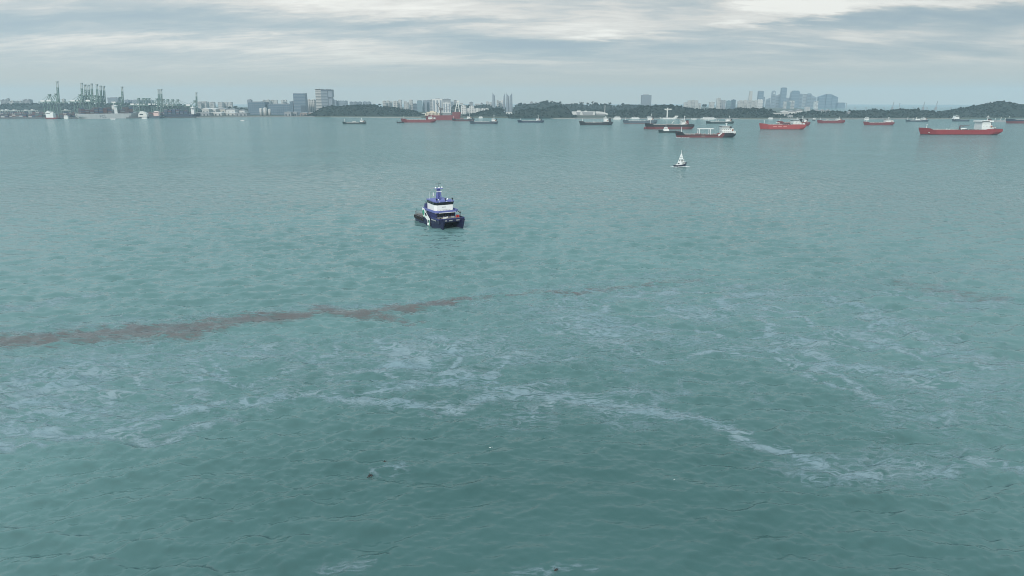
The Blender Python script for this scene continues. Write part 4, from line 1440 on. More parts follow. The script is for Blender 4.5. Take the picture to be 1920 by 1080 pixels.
def container_rows(m_list, x0, y0, z0, nx, ny, nz, ragged=True, rnd=random):
    """12.2 x 2.45 x 2.6 m boxes with gaps, dropped into one builder per colour"""
    for i in range(nx):
        for j in range(ny):
            top = nz - (rnd.choice((0, 0, 0, 1, 1, 2)) if ragged else 0)
            for k in range(max(1, top)):
                m = m_list[rnd.choice((0, 1, 1, 2, 3, 3, 4, 5, 6, 6))]
                x, y, z = x0 + i * 12.8, y0 + j * 2.7, z0 + k * 2.64
                m.box(x, x + 12.2, y, y + 2.45, z, z + 2.58)


def stack_thing(px, D, nx, ny, nz, label):
    p = at(px, 220, D)
    t = thing('container_stack', label, 'containers', (p.x, D, 3.02), 0, 'container blocks in the port yard')
    ms = [MB() for _ in BOXC]
    container_rows(ms, -nx * 6.4, -ny * 1.35, 0, nx, ny, nz)
    for m, c in zip(ms, BOXC):
        if m.v:
            q = m.build('container_tier', c, t)
            q['kind'] = 'stuff'


yard = random.Random(3)
STACKS = [(-40, 2600), (2, 2590), (36, 2596), (66, 2604), (88, 2640), (118, 2640), (140, 2660), (20, 2680), (58, 2690), (100, 2720), (-10, 2760), (40, 2790), (80, 2800), (130, 2790), (190, 2720), (225, 2760), (258, 2790), (285, 2830), (312, 2860), (345, 2880), (170, 2840), (215, 2880), (20, 2890), (70, 2900)]
STACKS.sort()
for i, (px, D) in enumerate(STACKS):
    near = D < 2700
    words = ('near the quay edge', 'behind the quay') if near else ('deep in the yard', 'deep in the yard')
    lb = '%s container block %s, counting from the left port edge' % (['first', 'second', 'third', 'fourth', 'fifth', 'sixth', 'seventh', 'eighth', 'ninth', 'tenth', 'eleventh', 'twelfth', 'thirteenth', 'fourteenth', 'fifteenth', 'sixteenth', 'seventeenth', 'eighteenth', 'nineteenth', 'twentieth', 'twenty first', 'twenty second', 'twenty third', 'twenty fourth'][i], words[0])
    stack_thing(px, D, 5, 6, 5 if near else 6, lb)


def yard_gantry(px, D, label):
    p = at(px, 220, D)
    t = thing('yard_gantry', label, 'crane', (p.x, D, 3.02), 0, 'yard gantries over the container blocks')
    for sx in (-14, 14):
        for sy in (-5, 5):
            MB().beam((sx, sy, 0), (sx, sy, 22), 1.5).build('leg', crane_pale, t)
    m = MB()
    for sy in (-5, 5):
        m.beam((-17, sy, 23), (17, sy, 23), 1.8, 2.2)
    m.build('top_beam', crane_pale, t)
    MB().box(-4, 4, -6, 6, 24.2, 27).build('trolley', white, t)


for i, (px, D) in enumerate(((8, 2640), (30, 2660), (52, 2650), (64, 2730), (16, 2740), (126, 2740), (245, 2840), (330, 2900))):
    yard_gantry(px, D, '%s from the left of the eight pale yard gantries over the container blocks' % ORD[(1, 3, 4, 5, 2, 6, 7, 8)[i] - 1 if i != 0 else 0])
# quay apron
m = MB()
for px in range(-300, 366, 18):
    D = coast_depth(px)
    p, q = at(px, 221, D), at(px + 18, 221, coast_depth(px + 18))
    m.add([(p.x, p.y + 1, 3.4), (q.x, q.y + 1, 3.4), (q.x, q.y + 60, 3.4), (p.x, p.y + 60, 3.4), (p.x, p.y - 3.2, -1), (q.x, q.y - 3.2, -1), (q.x, q.y - 3.2, 3.4), (p.x, p.y - 3.2, 3.4)], [(0, 1, 2, 3), (4, 5, 6, 7), (7, 6, 1, 0)])
tag(m.build('quay', mat('dark_quay_concrete', (.11, .11, .11), .85, .3, .05)), 'concrete quay of the container port', None, None, 'structure')

# ------------------------------------------------------------------ ships
HULLC = {
    'black': (.022, .024, .028), 'navy': (.030, .045, .075), 'red': (.27, .024, .028), 'bright_red': (.36, .052, .050), 'dull_red': (.19, .034, .038), 'brown_red': (.16, .042, .044),
    'green_black': (.022, .042, .042), 'grey_blue': (.085, .11, .135), 'grey': (.30, .32, .33), 'white': (.70, .70, .67), 'slate': (.05, .07, .09), 'pale_hull': (.50, .50, .49)}
HM = {k: mat('hull_' + k, c, .5, .14, .12, streak=.38 if k in ('red', 'bright_red', 'dull_red', 'white', 'grey') else .15) for k, c in HULLC.items()}
DECKC = {'deck_green': (.08, .14, .10), 'deck_red': (.24, .055, .045), 'deck_grey': (.15, .16, .16), 'deck_dark': (.07, .075, .08)}
DM = {k: mat(k, c, .7, .2, .2) for k, c in DECKC.items()}
pipe_mat = mat('deck_pipe', (.33, .30, .28), .5, .2, .3)


def hull_grid(L, B, deck, z0, z1fun, ns=30, bow_flare=1.0, transom=.72, rake=.035):
    """rows of points from bow (-x) to stern (+x) for one z band; deck(t) gives the top height"""
    rows = []
    zs = 5
    zmax = max(deck(i / 40) for i in range(41))
    for i in range(ns + 1):
        t = (i / ns)
        t = t ** 1.25 if t < .5 else t           # a few more stations near the bow
        top = z1fun(t)
        col = []
        for j in range(zs):
            z = z0 + (top - z0) * j / (zs - 1)
            q = max(0, min(1, z / zmax))
            xb = -L / 2 + L * rake * (1 - q) ** 1.2
            xs_ = L / 2 - L * .045 * max(0, 1 - q * 2.2)
            x = xb + (xs_ - xb) * t
            ub = t / (.20 - .06 * q * bow_flare)
            wb = min(1, ub) ** (.75 - .22 * q) if ub > 0 else 0
            us = (1 - t) / .12
            ws = transom + (1 - transom) * min(1, us) ** .7
            ws *= 1 - (1 - min(1, us)) * .35 * max(0, 1 - q * 2.5)
            b = max(.12, B / 2 * wb * ws)
            col.append((x, b, z))
        rows.append(col)
    return rows, zs


def hull_mesh(rows, zs, cap=True):
    m = MB()
    n = len(rows)
    vs_, fs_ = [], []
    for col in rows:
        vs_ += [(x, -b, z) for x, b, z in col] + [(x, b, z) for x, b, z in col]
    w = 2 * zs
    for i in range(n - 1):
        for j in range(zs - 1):
            a = i * w + j
            fs_.append((a, a + w, a + w + 1, a + 1))
            c = a + zs
            fs_.append((c, c + 1, c + w + 1, c + w))
    for i in (0, n - 1):
        o = [i * w + j for j in range(zs)] + [i * w + zs + j for j in range(zs - 1, -1, -1)]
        fs_.append(tuple(o if i else o[::-1]))
    if cap:
        for i in range(n - 1):
            a, b_ = i * w + zs - 1, i * w + 2 * zs - 1
            fs_.append((a, a + w, b_ + w, b_))
    return m.add(vs_, fs_)


def step(t, a, b):
    return max(0.0, min(1.0, (t - a) / (b - a)))


def tanker(x0, x1, wl, label, hull='black', boot='brown_red', boot_h=.0, deckc='deck_grey', h=4.0, fc=1.6, poop=1.2, fc_len=.13, poop_len=.26, house=None, funnel=None, fore=None, mast=None,
           cranes=(), manifold=None, gantry=None, name='tanker', cat='tanker', beam=None, yaw=0.0, group='ships anchored in the strait', tiers=4, extra=None, poop_hull=None, D=None, pipes=True, lifeboat=True, house_mat=None, bow_right=False, bulb=False):
    """every length is given in photograph pixels: x0..x1 ends of the hull, wl waterline, h hull height amidships, fc / poop extra height of the raised ends,
    house = (xa, xb, ytop), funnel = (xa, xb, ytop, colour), fore / mast = (x, ytop)"""
    xm = (x0 + x1) / 2
    g = ground(xm, wl)
    s = mpp(xm, wl, g.y)
    L = (x1 - x0) * s
    B = beam or L * .165
    yc = g.y + B * .45
    sgn = -1 if bow_right else 1
    t_ = thing(name, label, cat, (g.x, yc, 0), yaw + (math.pi if bow_right else 0), group)
    X = lambda px: sgn * (px - xm) * s
    Z = lambda py: (wl - py) * s / math.cos(math.atan2(H, g.y)) if False else (wl - py) * s
    hm, hf, hp = h * s, (h + fc) * s, (h + poop) * s

    def deck(t):
        return hm + (hf - hm) * (1 - step(t, fc_len, fc_len + .035)) + (hp - hm) * step(t, 1 - poop_len - .03, 1 - poop_len) + (1 - step(t, 0, .12)) * hm * .10
    bz = boot_h * s
    if boot_h > 0:
        rows, zs = hull_grid(L, B, deck, -1.2, lambda t: bz)
        hull_mesh(rows, zs, False).build('boot_topping', HM[boot], t_, True)
        if bulb:
            MB().ball((-L / 2 + L * .012, 0, bz * .35), max(1.6, bz * .6), 10, 6).build('bulbous_bow', HM[boot], t_, True)
    else:
        bz = -1.2
    rows, zs = hull_grid(L, B, deck, bz, lambda t: deck(t) + .9)
    if poop_hull:
        k = int(len(rows) * (1 - poop_len))
        k = next(i for i, c in enumerate(rows) if c[0][0] > -L / 2 + L * (1 - poop_len))
        hull_mesh(rows[:k + 1], zs, False).build('hull', HM[hull], t_, False)
        r2, zs2 = hull_grid(L * 1.0, B * 1.004, deck, -1.2, lambda t: deck(t) + .9)
        hull_mesh(r2[k:], zs2, False).build('stern_hull', HM[poop_hull], t_, False)
    else:
        hull_mesh(rows, zs, False).build('hull', HM[hull], t_, False)
    # deck plating 0.9 m under the bulwark rim
    dm = MB()
    vs_, fs_ = [], []
    for i, col in enumerate(rows):
        x, b, z = col[-1]
        vs_ += [(x, -b + .05, z - .9), (x, b - .05, z - .9)]
    for i in range(len(rows) - 1):
        fs_.append((2 * i, 2 * i + 2, 2 * i + 3, 2 * i + 1))
    dm.add(vs_, fs_).build('deck', DM[deckc], t_)
    # superstructure: stacked tiers, bridge with wings and a window band
    if house:
        xa, xb, yt = house
        a, b = sorted((X(xa), X(xb)))
        top = Z(yt)
        zb = hp - .1
        n = tiers
        hh = (top - zb) / n
        sm_ = MB()
        wb_ = MB()
        W = house_mat or white
        for k in range(n):
            q = k / max(1, n - 1)
            aa = a + (b - a) * .0
            bb = b - (b - a) * .34 * q
            hw = B / 2 * (.86 - .22 * q)
            if k == n - 1:
                hw = B / 2 * .98
                bb = a + (b - a) * .52
            z0, z1 = zb + k * hh, zb + (k + 1) * hh - .35
            sm_.box(aa, bb, -hw, hw, z0, z1)
            sm_.box(aa - .5, bb + .6, -hw - .5, hw + .5, z1 + .002, z1 + .348)
            wz = z0 + hh * .42
            nw = max(3, int((bb - aa) / 3.0))
            if k == n - 1:
                wb_.box(aa - .12, bb - .3, -hw - .12, -hw - .003, z0 + hh * .42, z0 + hh * .78)
                wb_.box(aa - .12, aa - .003, -hw + .3, hw - .3, z0 + hh * .42, z0 + hh * .78)
            else:
                for i in range(nw):
                    c = aa + (bb - aa) * (i + .5) / nw
                    wb_.box(c - .42, c + .42, -hw - .08, -hw - .003, wz, wz + hh * .27)
        su = sm_.build('superstructure', W, t_)
        q = wb_.build('window_row', glass, su)
    if lifeboat and house:
        lb_ = MB()
        xx = X(house[1]) - sgn * (X(house[1]) - X(house[0])) * .22
        lb_.ball((xx, -B * .46, hp + hh * 1.3), 1.5, 8, 5)
        o = lb_.build('lifeboat', mat('lifeboat_orange', (.36, .13, .06), .5, .1, .5), t_, True)
    if funnel:
        xa, xb, yt, fc_ = funnel
        a, b = sorted((X(xa), X(xb)))
        top = Z(yt)
        fo = MB().box(a, b, -B * .14, B * .14, hp, top, (0, (b - a) * .25, B * .02, B * .02)).build('funnel', HM.get(fc_, black), t_)
        m = MB()
        for yy in (-B * .06, B * .06):
            m.tube(((a + b) / 2 - (b - a) * .1, yy, top), ((a + b) / 2 - (b - a) * .1, yy, top + s * .6), .45, n=6)
        m.box(a - .1, b - (b - a) * .2, -B * .145, B * .145, top - s * .35, top + .1)
        m.build('funnel_top', black, fo)
    if fore:
        x, yt = fore
        m = MB().tube((X(x), 0, hf), (X(x), 0, Z(yt)), .55, .28, 6)
        m.beam((X(x), -B * .16, Z(yt) - s * 1.6), (X(x), B * .16, Z(yt) - s * 1.6), .35)
        m.box(X(x) - .6, X(x) + .6, -.9, .9, Z(yt) - s * 1.1, Z(yt) - s * .7)
        m.build('foremast', white, t_)
    if mast:
        x, yt = mast
        base = Z(house[2]) if house else hp
        m = MB().tube((X(x), 0, base), (X(x), 0, Z(yt)), .5, .22, 6)
        m.beam((X(x), -B * .2, base + (Z(yt) - base) * .55), (X(x), B * .2, base + (Z(yt) - base) * .55), .3)
        m.box(X(x) - 1.6, X(x) + 1.6, -.4, .4, base + (Z(yt) - base) * .72, base + (Z(yt) - base) * .72 + .6)
        m.build('radar_mast', white, t_)
    if pipes:                                       # cargo lines, vents and hatches along the tank deck
        xa = -L / 2 + L * (fc_len + .05)
        xb = L / 2 - L * (poop_len + .05)
        m = MB()
        for yy in (-B * .12, -B * .05, B * .06):
            m.tube((xa, yy, hm + .7), (xb, yy, hm + .7), .32, n=5)
        m.box(xa, xb, B * .10, B * .16, hm + 1.1, hm + 1.5)
        m.build('deck_pipe_run', pipe_mat, t_)
        m = MB()
        nn = max(5, int((xb - xa) / 7))
        rr = random.Random(int(x0))
        for i in range(nn):
            x = xa + (xb - xa) * (i + .5) / nn
            yy = rr.choice((-.34, -.28, .3))
            m.tube((x, B * yy, hm), (x, B * yy, hm + rr.uniform(1.2, 2.6)), rr.uniform(.3, .8), n=6)
            if i % 2:
                m.box(x - 1.2, x + 1.2, -B * .40, -B * .30, hm, hm + .9)
        q = m.build('deck_fitting', rr.choice((dirtywhite, pipe_mat, DM['deck_dark'])), t_)
        q['kind'] = 'stuff'
        # rail along the tank deck
        m = MB()
        nn = max(6, int((xb - xa) / 4))
        for yy in (-B * .485, B * .485):
            for i in range(nn + 1):
                x = xa + (xb - xa) * i / nn
                m.beam((x, yy, hm), (x, yy, hm + 1.9), .12)
            m.beam((xa, yy, hm + 1.9), (xb, yy, hm + 1.9), .14)
        q = m.build('deck_rail', dirtywhite, t_)
        q['kind'] = 'stuff'
    if manifold:
        xa, xb, yt, mm_ = manifold
        a, b = sorted((X(xa), X(xb)))
        m = MB()
        for x in np.linspace(a, b, 5):
            m.tube((x, -B * .42, hm + 1.2), (x, B * .42, hm + 1.2), .4, n=6)
            m.tube((x, -B * .42, hm), (x, -B * .42, hm + 1.8), .5, n=6)
        m.box(a, b, -B * .2, B * .2, hm + 2.0, hm + (Z(yt) - hm) * .9, ((b - a) * .1, (b - a) * .1, 0, 0))
        m.build('cargo_manifold', mm_, t_)
    for (x, yt, jx, jy) in cranes:                  # deck crane: post and jib
        m = MB().tube((X(x), 0, hm), (X(x), 0, Z(yt)), .9, .7, 8)
        cp = m.build('deck_crane', dirtywhite, t_)
        MB().beam((X(x), 0, Z(yt) - .5), (X(jx), 0, Z(jy)), .8, 1.0).build('jib', dirtywhite, cp)
    if gantry:                                      # raised walkway frame across the cargo deck
        xa, xb, yt = gantry
        a, b = sorted((X(xa), X(xb)))
        z = Z(yt)
        m = MB()
        for yy in (-B * .3, B * .3):
            m.beam((a, yy, z), (b, yy, z), .9, 1.1)
            for x in (a + (b - a) * .06, a + (b - a) * .78):
                m.beam((x, yy, hm), (x, yy, z - .56), .9)
        for x in np.linspace(a, b, 5):
            m.beam((x, -B * .3 + .46, z), (x, B * .3 - .46, z), .6)
        m.build('hose_gantry', white, t_)
    if extra:
        extra(t_, X, Z, B, hm, hf, hp, s, L)
    return t_


tanker(641, 686, 232.6, 'small dark green tanker lying alone left of the red tanker near the headland', 'green_black', h=2.0, fc=1.5, poop=.9, house=(675, 683, 225), funnel=(683, 685, 226, 'black'), fore=(646, 222.8), mast=(677.5, 221.2), cranes=((661, 227.6, 667, 228.4),), tiers=3)


def barge_extra(t_, X, Z, B, hm, hf, hp, s, L):
    MB().box(-L * .1, L * .18, -B * .3, B * .3, hm, hm + 2).build('deckhouse', black, t_)


tanker(743, 757, 230.8, 'low black barge at the bow of the red tanker', 'black', h=1.4, fc=.5, poop=.3, name='barge', cat='barge', beam=9, pipes=False, extra=barge_extra, lifeboat=False)
tanker(750.5, 817, 229.6, 'long red tanker with low white stern house left of the crane vessel', 'dull_red', deckc='deck_red', h=4.2, fc=1.9, poop=1.1, poop_len=.24, house=(803, 814, 219.4), funnel=(814, 816, 220, 'white'), fore=(756.6, 217.2), mast=(808, 214.6), tiers=3, beam=24)
tanker(847, 889.5, 227.0, 'black tanker with white house partly hidden behind the grey tanker', 'black', 'dull_red', .9, h=2.6, fc=1.6, poop=1.4, house=(875.6, 884, 218), funnel=(884.5, 887, 219.4, 'black'), fore=(850.6, 217.6), mast=(880.6, 214.8), tiers=3, deckc='deck_red',
       manifold=(853, 870, 222, DM['deck_red']))
tanker(879.8, 934.2, 232.4, 'dark tanker with tall radar mast and white house right of the crane vessel', 'slate', h=3.0, fc=1.9, poop=1.0, house=(922, 931, 222.4), funnel=(929.5, 932, 222.8, 'black'), fore=(885, 224.5), mast=(926.2, 214.6), tiers=3)
tanker(970, 1020.4, 229.8, 'dark blue tanker with slim white masts before the steep islet', 'navy', h=2.4, fc=1.6, poop=.9, house=(1005.6, 1013, 222), funnel=(1013.6, 1016.5, 223.2, 'black'), fore=(975.6, 222.0), mast=(1009.2, 216.2), tiers=2, house_mat=white, manifold=(990, 998, 225.8, dirtywhite))
tanker(1086, 1149.2, 234.4, 'black tanker with white house in front of the long white terminal', 'black', h=4.0, fc=2.2, poop=1.1, house=(1132, 1141.4, 220.8), funnel=(1142, 1146.6, 222.4, 'black'), fore=(1092.4, 222.4), cranes=((1113.4, 228.6, 1117, 229.5),), mast=(1136, 218.8), tiers=4, deckc='deck_green', manifold=(1110, 1116, 229.4, white))
tanker(1168, 1232.6, 231.6, 'grey blue tanker with boxy white house behind the black and red tanker', 'grey_blue', 'brown_red', .7, h=4.0, fc=1.6, poop=1.6, house=(1214.4, 1225, 218.8), funnel=(1223, 1226, 218.4, 'black'), fore=(1173.6, 220.6), mast=(1221.4, 213.6), tiers=4, manifold=(1188, 1206, 226, dirtywhite))
tanker(1210, 1302, 242.4, 'large black tanker riding high with a broad brown red bottom', 'black', 'brown_red', 4.6, h=7.4, fc=2.2, poop=.8, poop_len=.22, house=(1277.6, 1288, 225), funnel=(1287.6, 1292.6, 226.2, 'brown_red'), fore=(1220.4, 225.4), mast=(1284.4, 217.6), tiers=4,
       cranes=((1261, 232.2, 1264.2, 227.6),), beam=23, deckc='deck_green', manifold=(1250, 1262, 232.4, pipe_mat), bulb=True)
tanker(1324, 1376.4, 231.8, 'small dark green tanker with white posts behind the near tanker', 'green_black', h=2.4, fc=1.2, poop=.9, house=(1361.4, 1371, 222), funnel=(1371.5, 1373.5, 223.4, 'black'), fore=(1329.6, 224.0), mast=(1367.6, 217.4), tiers=3, cranes=((1343.4, 224.6, 1344.5, 225.2), (1347.2, 225, 1348.6, 225.4)))


def near_extra(t_, X, Z, B, hm, hf, hp, s, L):
    # tubes, domes and hull marks on the cargo deck, sloped white break of the poop, bow wave
    m = MB()
    for k in range(7):
        x = X(1288 + k * 8.4)
        m.tube((x, -B * .3, hm), (x, -B * .3, hm + 2.4), .7, n=8)
        m.box(x + 2, x + 5, -B * .1, B * .2, hm, hm + 1.6)
    q = m.build('tank_dome', mat('brown_deck_gear', (.25, .085, .075), .6, .2, .3), t_)
    q['kind'] = 'stuff'
    rb, zb_ = hull_grid(L, B * 1.006, lambda t: hm + (hf - hm) * (1 - step(t, .10, .135)) + (1 - step(t, 0, .12)) * hm * .10, hm * .86, lambda t: hm + (hf - hm) * (1 - step(t, .10, .135)) + (1 - step(t, 0, .12)) * hm * .10 + .92)
    hull_mesh([c for c in rb if c[0][0] < -L / 2 + L * .745], zb_, False).build('black_sheer_strake', HM['black'], t_)
    MB().prism([(X(1347), hm - 2.2), (X(1353.2), hp), (X(1353.2), hp + 1.6), (X(1346), hm + .8)], -B * .505, -B * .495).build('poop_break', white, t_)
    m = MB()
    for k in range(4):
        m.box(X(1315 + k * 1.8), X(1316.1 + k * 1.8), -B * .505, -B * .499, hm * .52, hm * .72)
    m.build('hull_mark', dirtywhite, t_)


tanker(1267, 1380, 257.8, 'nearest black sterned tanker with brown red deck and white hose gantry', 'brown_red', h=4.4, fc=5.2, poop=3.2, fc_len=.10, poop_len=.255, house=(1352.6, 1378.6, 236.8), funnel=(1366.6, 1374, 238.2, 'black'), fore=(1279, 238.2), mast=(1362.6, 231.4), tiers=3, poop_hull='black',
       deckc='deck_red', gantry=(1309.6, 1338.4, 242), beam=17, manifold=(1306, 1316, 250.4, mat('brown_deck_gear', (.25, .085, .075))), extra=near_extra, name='tanker')
tanker(1459, 1519.4, 236.2, 'red tanker half hidden behind the bright red one with white masthead', 'dull_red', deckc='deck_red', h=5.6, fc=2.2, poop=.6, house=(1501, 1515, 223.2), funnel=(1513.6, 1516.6, 223.6, 'black'), fore=(1463.8, 221.6), mast=(1506.2, 218.4), tiers=4, beam=19)


def red_extra(t_, X, Z, B, hm, hf, hp, s, L):
    m = MB().tube((X(1503), -B * .52, Z(227.4)), (X(1503), -B * .40, Z(227.4)), s * 2.6, n=14)
    m.build('funnel_emblem_disc', black, t_)
    MB().tube((X(1503.2), -B * .535, Z(227.2)), (X(1503.2), -B * .522, Z(227.2)), s * 1.1, n=12).build('emblem_centre', white, t_)
    m = MB()
    for k in range(3):
        m.box(X(1449 + k * 9.5), X(1455.5 + k * 9.5), -B * .503, -B * .497, hm * .55, hm * .78)
    m.build('faded_name_patch', mat('faded_red', (.62, .25, .22), .6, .15, .3), t_)


tanker(1425, 1511.4, 242.8, 'bright red tanker with white house and black round funnel left of the skyline shore', 'bright_red', 'brown_red', 1.2, h=8.2, fc=1.6, poop=.4, poop_len=.30, house=(1486, 1508, 225.4), funnel=(1500.4, 1506, 223.6, 'black'), fore=(1434.2, 226.2), mast=(1495.6, 221.2), tiers=3,
       deckc='deck_green', cranes=((1462.4, 229.8, 1456, 230.4),), beam=19, manifold=(1470, 1482, 231.6, DM['deck_dark']), extra=red_extra)
tanker(1533, 1584.4, 231.0, 'dark red tanker with white house near the low wooded island', 'dull_red', 'brown_red', .6, deckc='deck_grey', h=4.0, fc=1.2, poop=.9, house=(1568, 1578, 222.4), funnel=(1577, 1580.4, 223, 'black'), fore=(1538.8, 221), mast=(1574, 219), tiers=3, cranes=((1551, 224.5, 1555, 225),))
tanker(1620, 1677.2, 234.6, 'red tanker with large white stern house before the low wooded island', 'dull_red', 'brown_red', .6, h=3.8, fc=1.7, poop=.9, poop_len=.31, house=(1660, 1674.6, 224), funnel=(1673.6, 1676, 225.4, 'white'), fore=(1626.4, 225.6), mast=(1667, 219.6), tiers=3, deckc='deck_red', manifold=(1636, 1648, 229, pipe_mat))
tanker(1699, 1741.2, 228.2, 'dark grey tanker with many small white posts left of the biggest red tanker', 'slate', h=1.8, fc=1.2, poop=1.1, house=(1730, 1737.6, 221), funnel=(1737.8, 1740, 222.4, 'grey'), fore=(1703, 219.4), mast=(1733, 219.6), tiers=3, cranes=((1713, 221.4, 1714, 222), (1719.4, 219.8, 1720.4, 220.6), (1728, 221, 1729, 221.6)), manifold=(1718, 1726, 223.4, white))


def big_red_extra(t_, X, Z, B, hm, hf, hp, s, L):
    m = MB()                                        # hose crane: post and long dark boom
    m.tube((X(1804.6), 0, hm), (X(1804.6), 0, Z(237)), 1.0, .9, 8)
    m.beam((X(1804), 0, Z(236.6)), (X(1822), 0, Z(236.8)), 1.0, .9)
    m.beam((X(1804), 0, Z(239.6)), (X(1814), 0, Z(237)), .5)
    m.build('hose_crane', mat('dark_red_steel', (.12, .04, .04), .5, .1, .3), t_)
    MB().tube((X(1805.5), -B * .1, Z(242.2)), (X(1815.5), -B * .1, Z(242.2)), s * 1.5, n=12).build('deck_tank', white, t_, True)
    MB().ball((X(1779), -B * .1, Z(242.6)), s * .9, 8, 6).build('vent_dome', white, t_, True)
    MB().ball((X(1867.5), -B * .2, Z(239.6)), s * 1.6, 10, 6, .7).build('free_fall_boat', dirtywhite, t_, True)
    MB().beam((X(1726), -B * .02, hm * .55), (X(1724), -B * .04, -.5), .35).build('anchor_chain', black, t_)
    MB().box(X(1741.2), X(1743.4), -B * .40, -B * .36, hm * .42, hm * .6).build('hull_mark', dirtywhite, t_)
    # raised white house front standing forward of the casing
    MB().box(X(1838.5), X(1853.8), -B * .44, B * .44, hp, Z(229.6)).build('house_front', white, t_)
    MB().box(X(1836.6), X(1858), -B * .52, B * .52, Z(229.5), Z(226.8)).build('bridge', white, t_)
    MB().box(X(1836.4), X(1850), -B * .525, -B * .5203, Z(228.8), Z(227.4)).build('bridge_window', glass, t_)
    MB().box(X(1857.6), X(1861.6), -B * .3, B * .3, hp, Z(238)).build('stern_casing', mat('casing_brown', (.30, .20, .16), .6, .1, .3), t_)
    m = MB()
    for i in range(5):
        for k in range(2):
            m.box(X(1841.2 + i * 2.6), X(1841.8 + i * 2.6), -B * .442, -B * .4403, Z(233.6 + k * 4), Z(232.9 + k * 4))
    q = m.build('porthole_row', glass, t_)
    q['kind'] = 'stuff'


tanker(1727, 1880.2, 252.8, 'biggest bright red tanker with tall white house at the far right', 'red', 'black', .8, deckc='deck_dark', h=8.2, fc=3.0, poop=1.4, fc_len=.10, poop_len=.20, house=(1839, 1861, 226.6), funnel=(1855.6, 1861.4, 225.0, 'dull_red'), fore=(1742, 233.2), mast=(1854.4, 217.8), tiers=4,
       beam=25, extra=big_red_extra, manifold=(1800, 1826, 242.8, DM['deck_dark']))
tanker(1889.5, 1975, 231.4, 'dark hulled tanker with brown red bottom cut by the right edge', 'navy', 'brown_red', 4.2, h=6.0, fc=1.2, poop=.8, house=(1955, 1968, 217), fore=(1895.6, 218.4), deckc='deck_green', tiers=4, beam=26, mast=(1960, 212))
tanker(1862, 1889, 229.2, 'pale grey ship with thin masts behind the house of the biggest red tanker', 'grey', h=2.6, fc=.8, poop=.5, house=None, fore=(1866.5, 221.6), name='supply_ship', cat='ship', cranes=((1877, 220.2, 1878, 221), (1885, 221.8, 1886, 222.4)), lifeboat=False)


# offshore supply ship: white house forward (left), low working deck aft
def osv_extra(t_, X, Z, B, hm, hf, hp, s, L):
    m = MB().box(X(1788.6), X(1798.2), -B * .42, B * .42, hf, Z(221.6), (1, 0, 0, 0))
    m.box(X(1789.6), X(1798), -B * .36, B * .36, Z(221.6) + .003, Z(219.4), (1, 0, 0, 0))
    m.box(X(1790.6), X(1797.6), -B * .46, B * .46, Z(219.4) + .003, Z(217.4), (.6, .4, 0, 0))
    su = m.build('superstructure', white, t_)
    MB().box(X(1790.5), X(1797.5), -B * .467, -B * .4603, Z(219), Z(218)).build('window_row', glass, su)
    m = MB().tube((X(1795), 0, Z(217.4)), (X(1795), 0, Z(215.6)), .5, .3)
    m.beam((X(1795), -3, Z(216.4)), (X(1795), 3, Z(216.4)), .4)
    m.build('radar_mast', dirtywhite, t_)
    MB().box(X(1800), X(1816), -B * .46, B * .46, hm, hm + 2.2).build('cargo_rail', DM['deck_grey'], t_)


tanker(1787, 1818.4, 227.6, 'offshore supply ship with white house at the bow and low dark working deck', 'slate', h=2.2, fc=1.7, fc_len=.34, poop=.1, poop_len=.05, name='supply_ship', cat='ship', extra=osv_extra, pipes=False, lifeboat=False, beam=16)


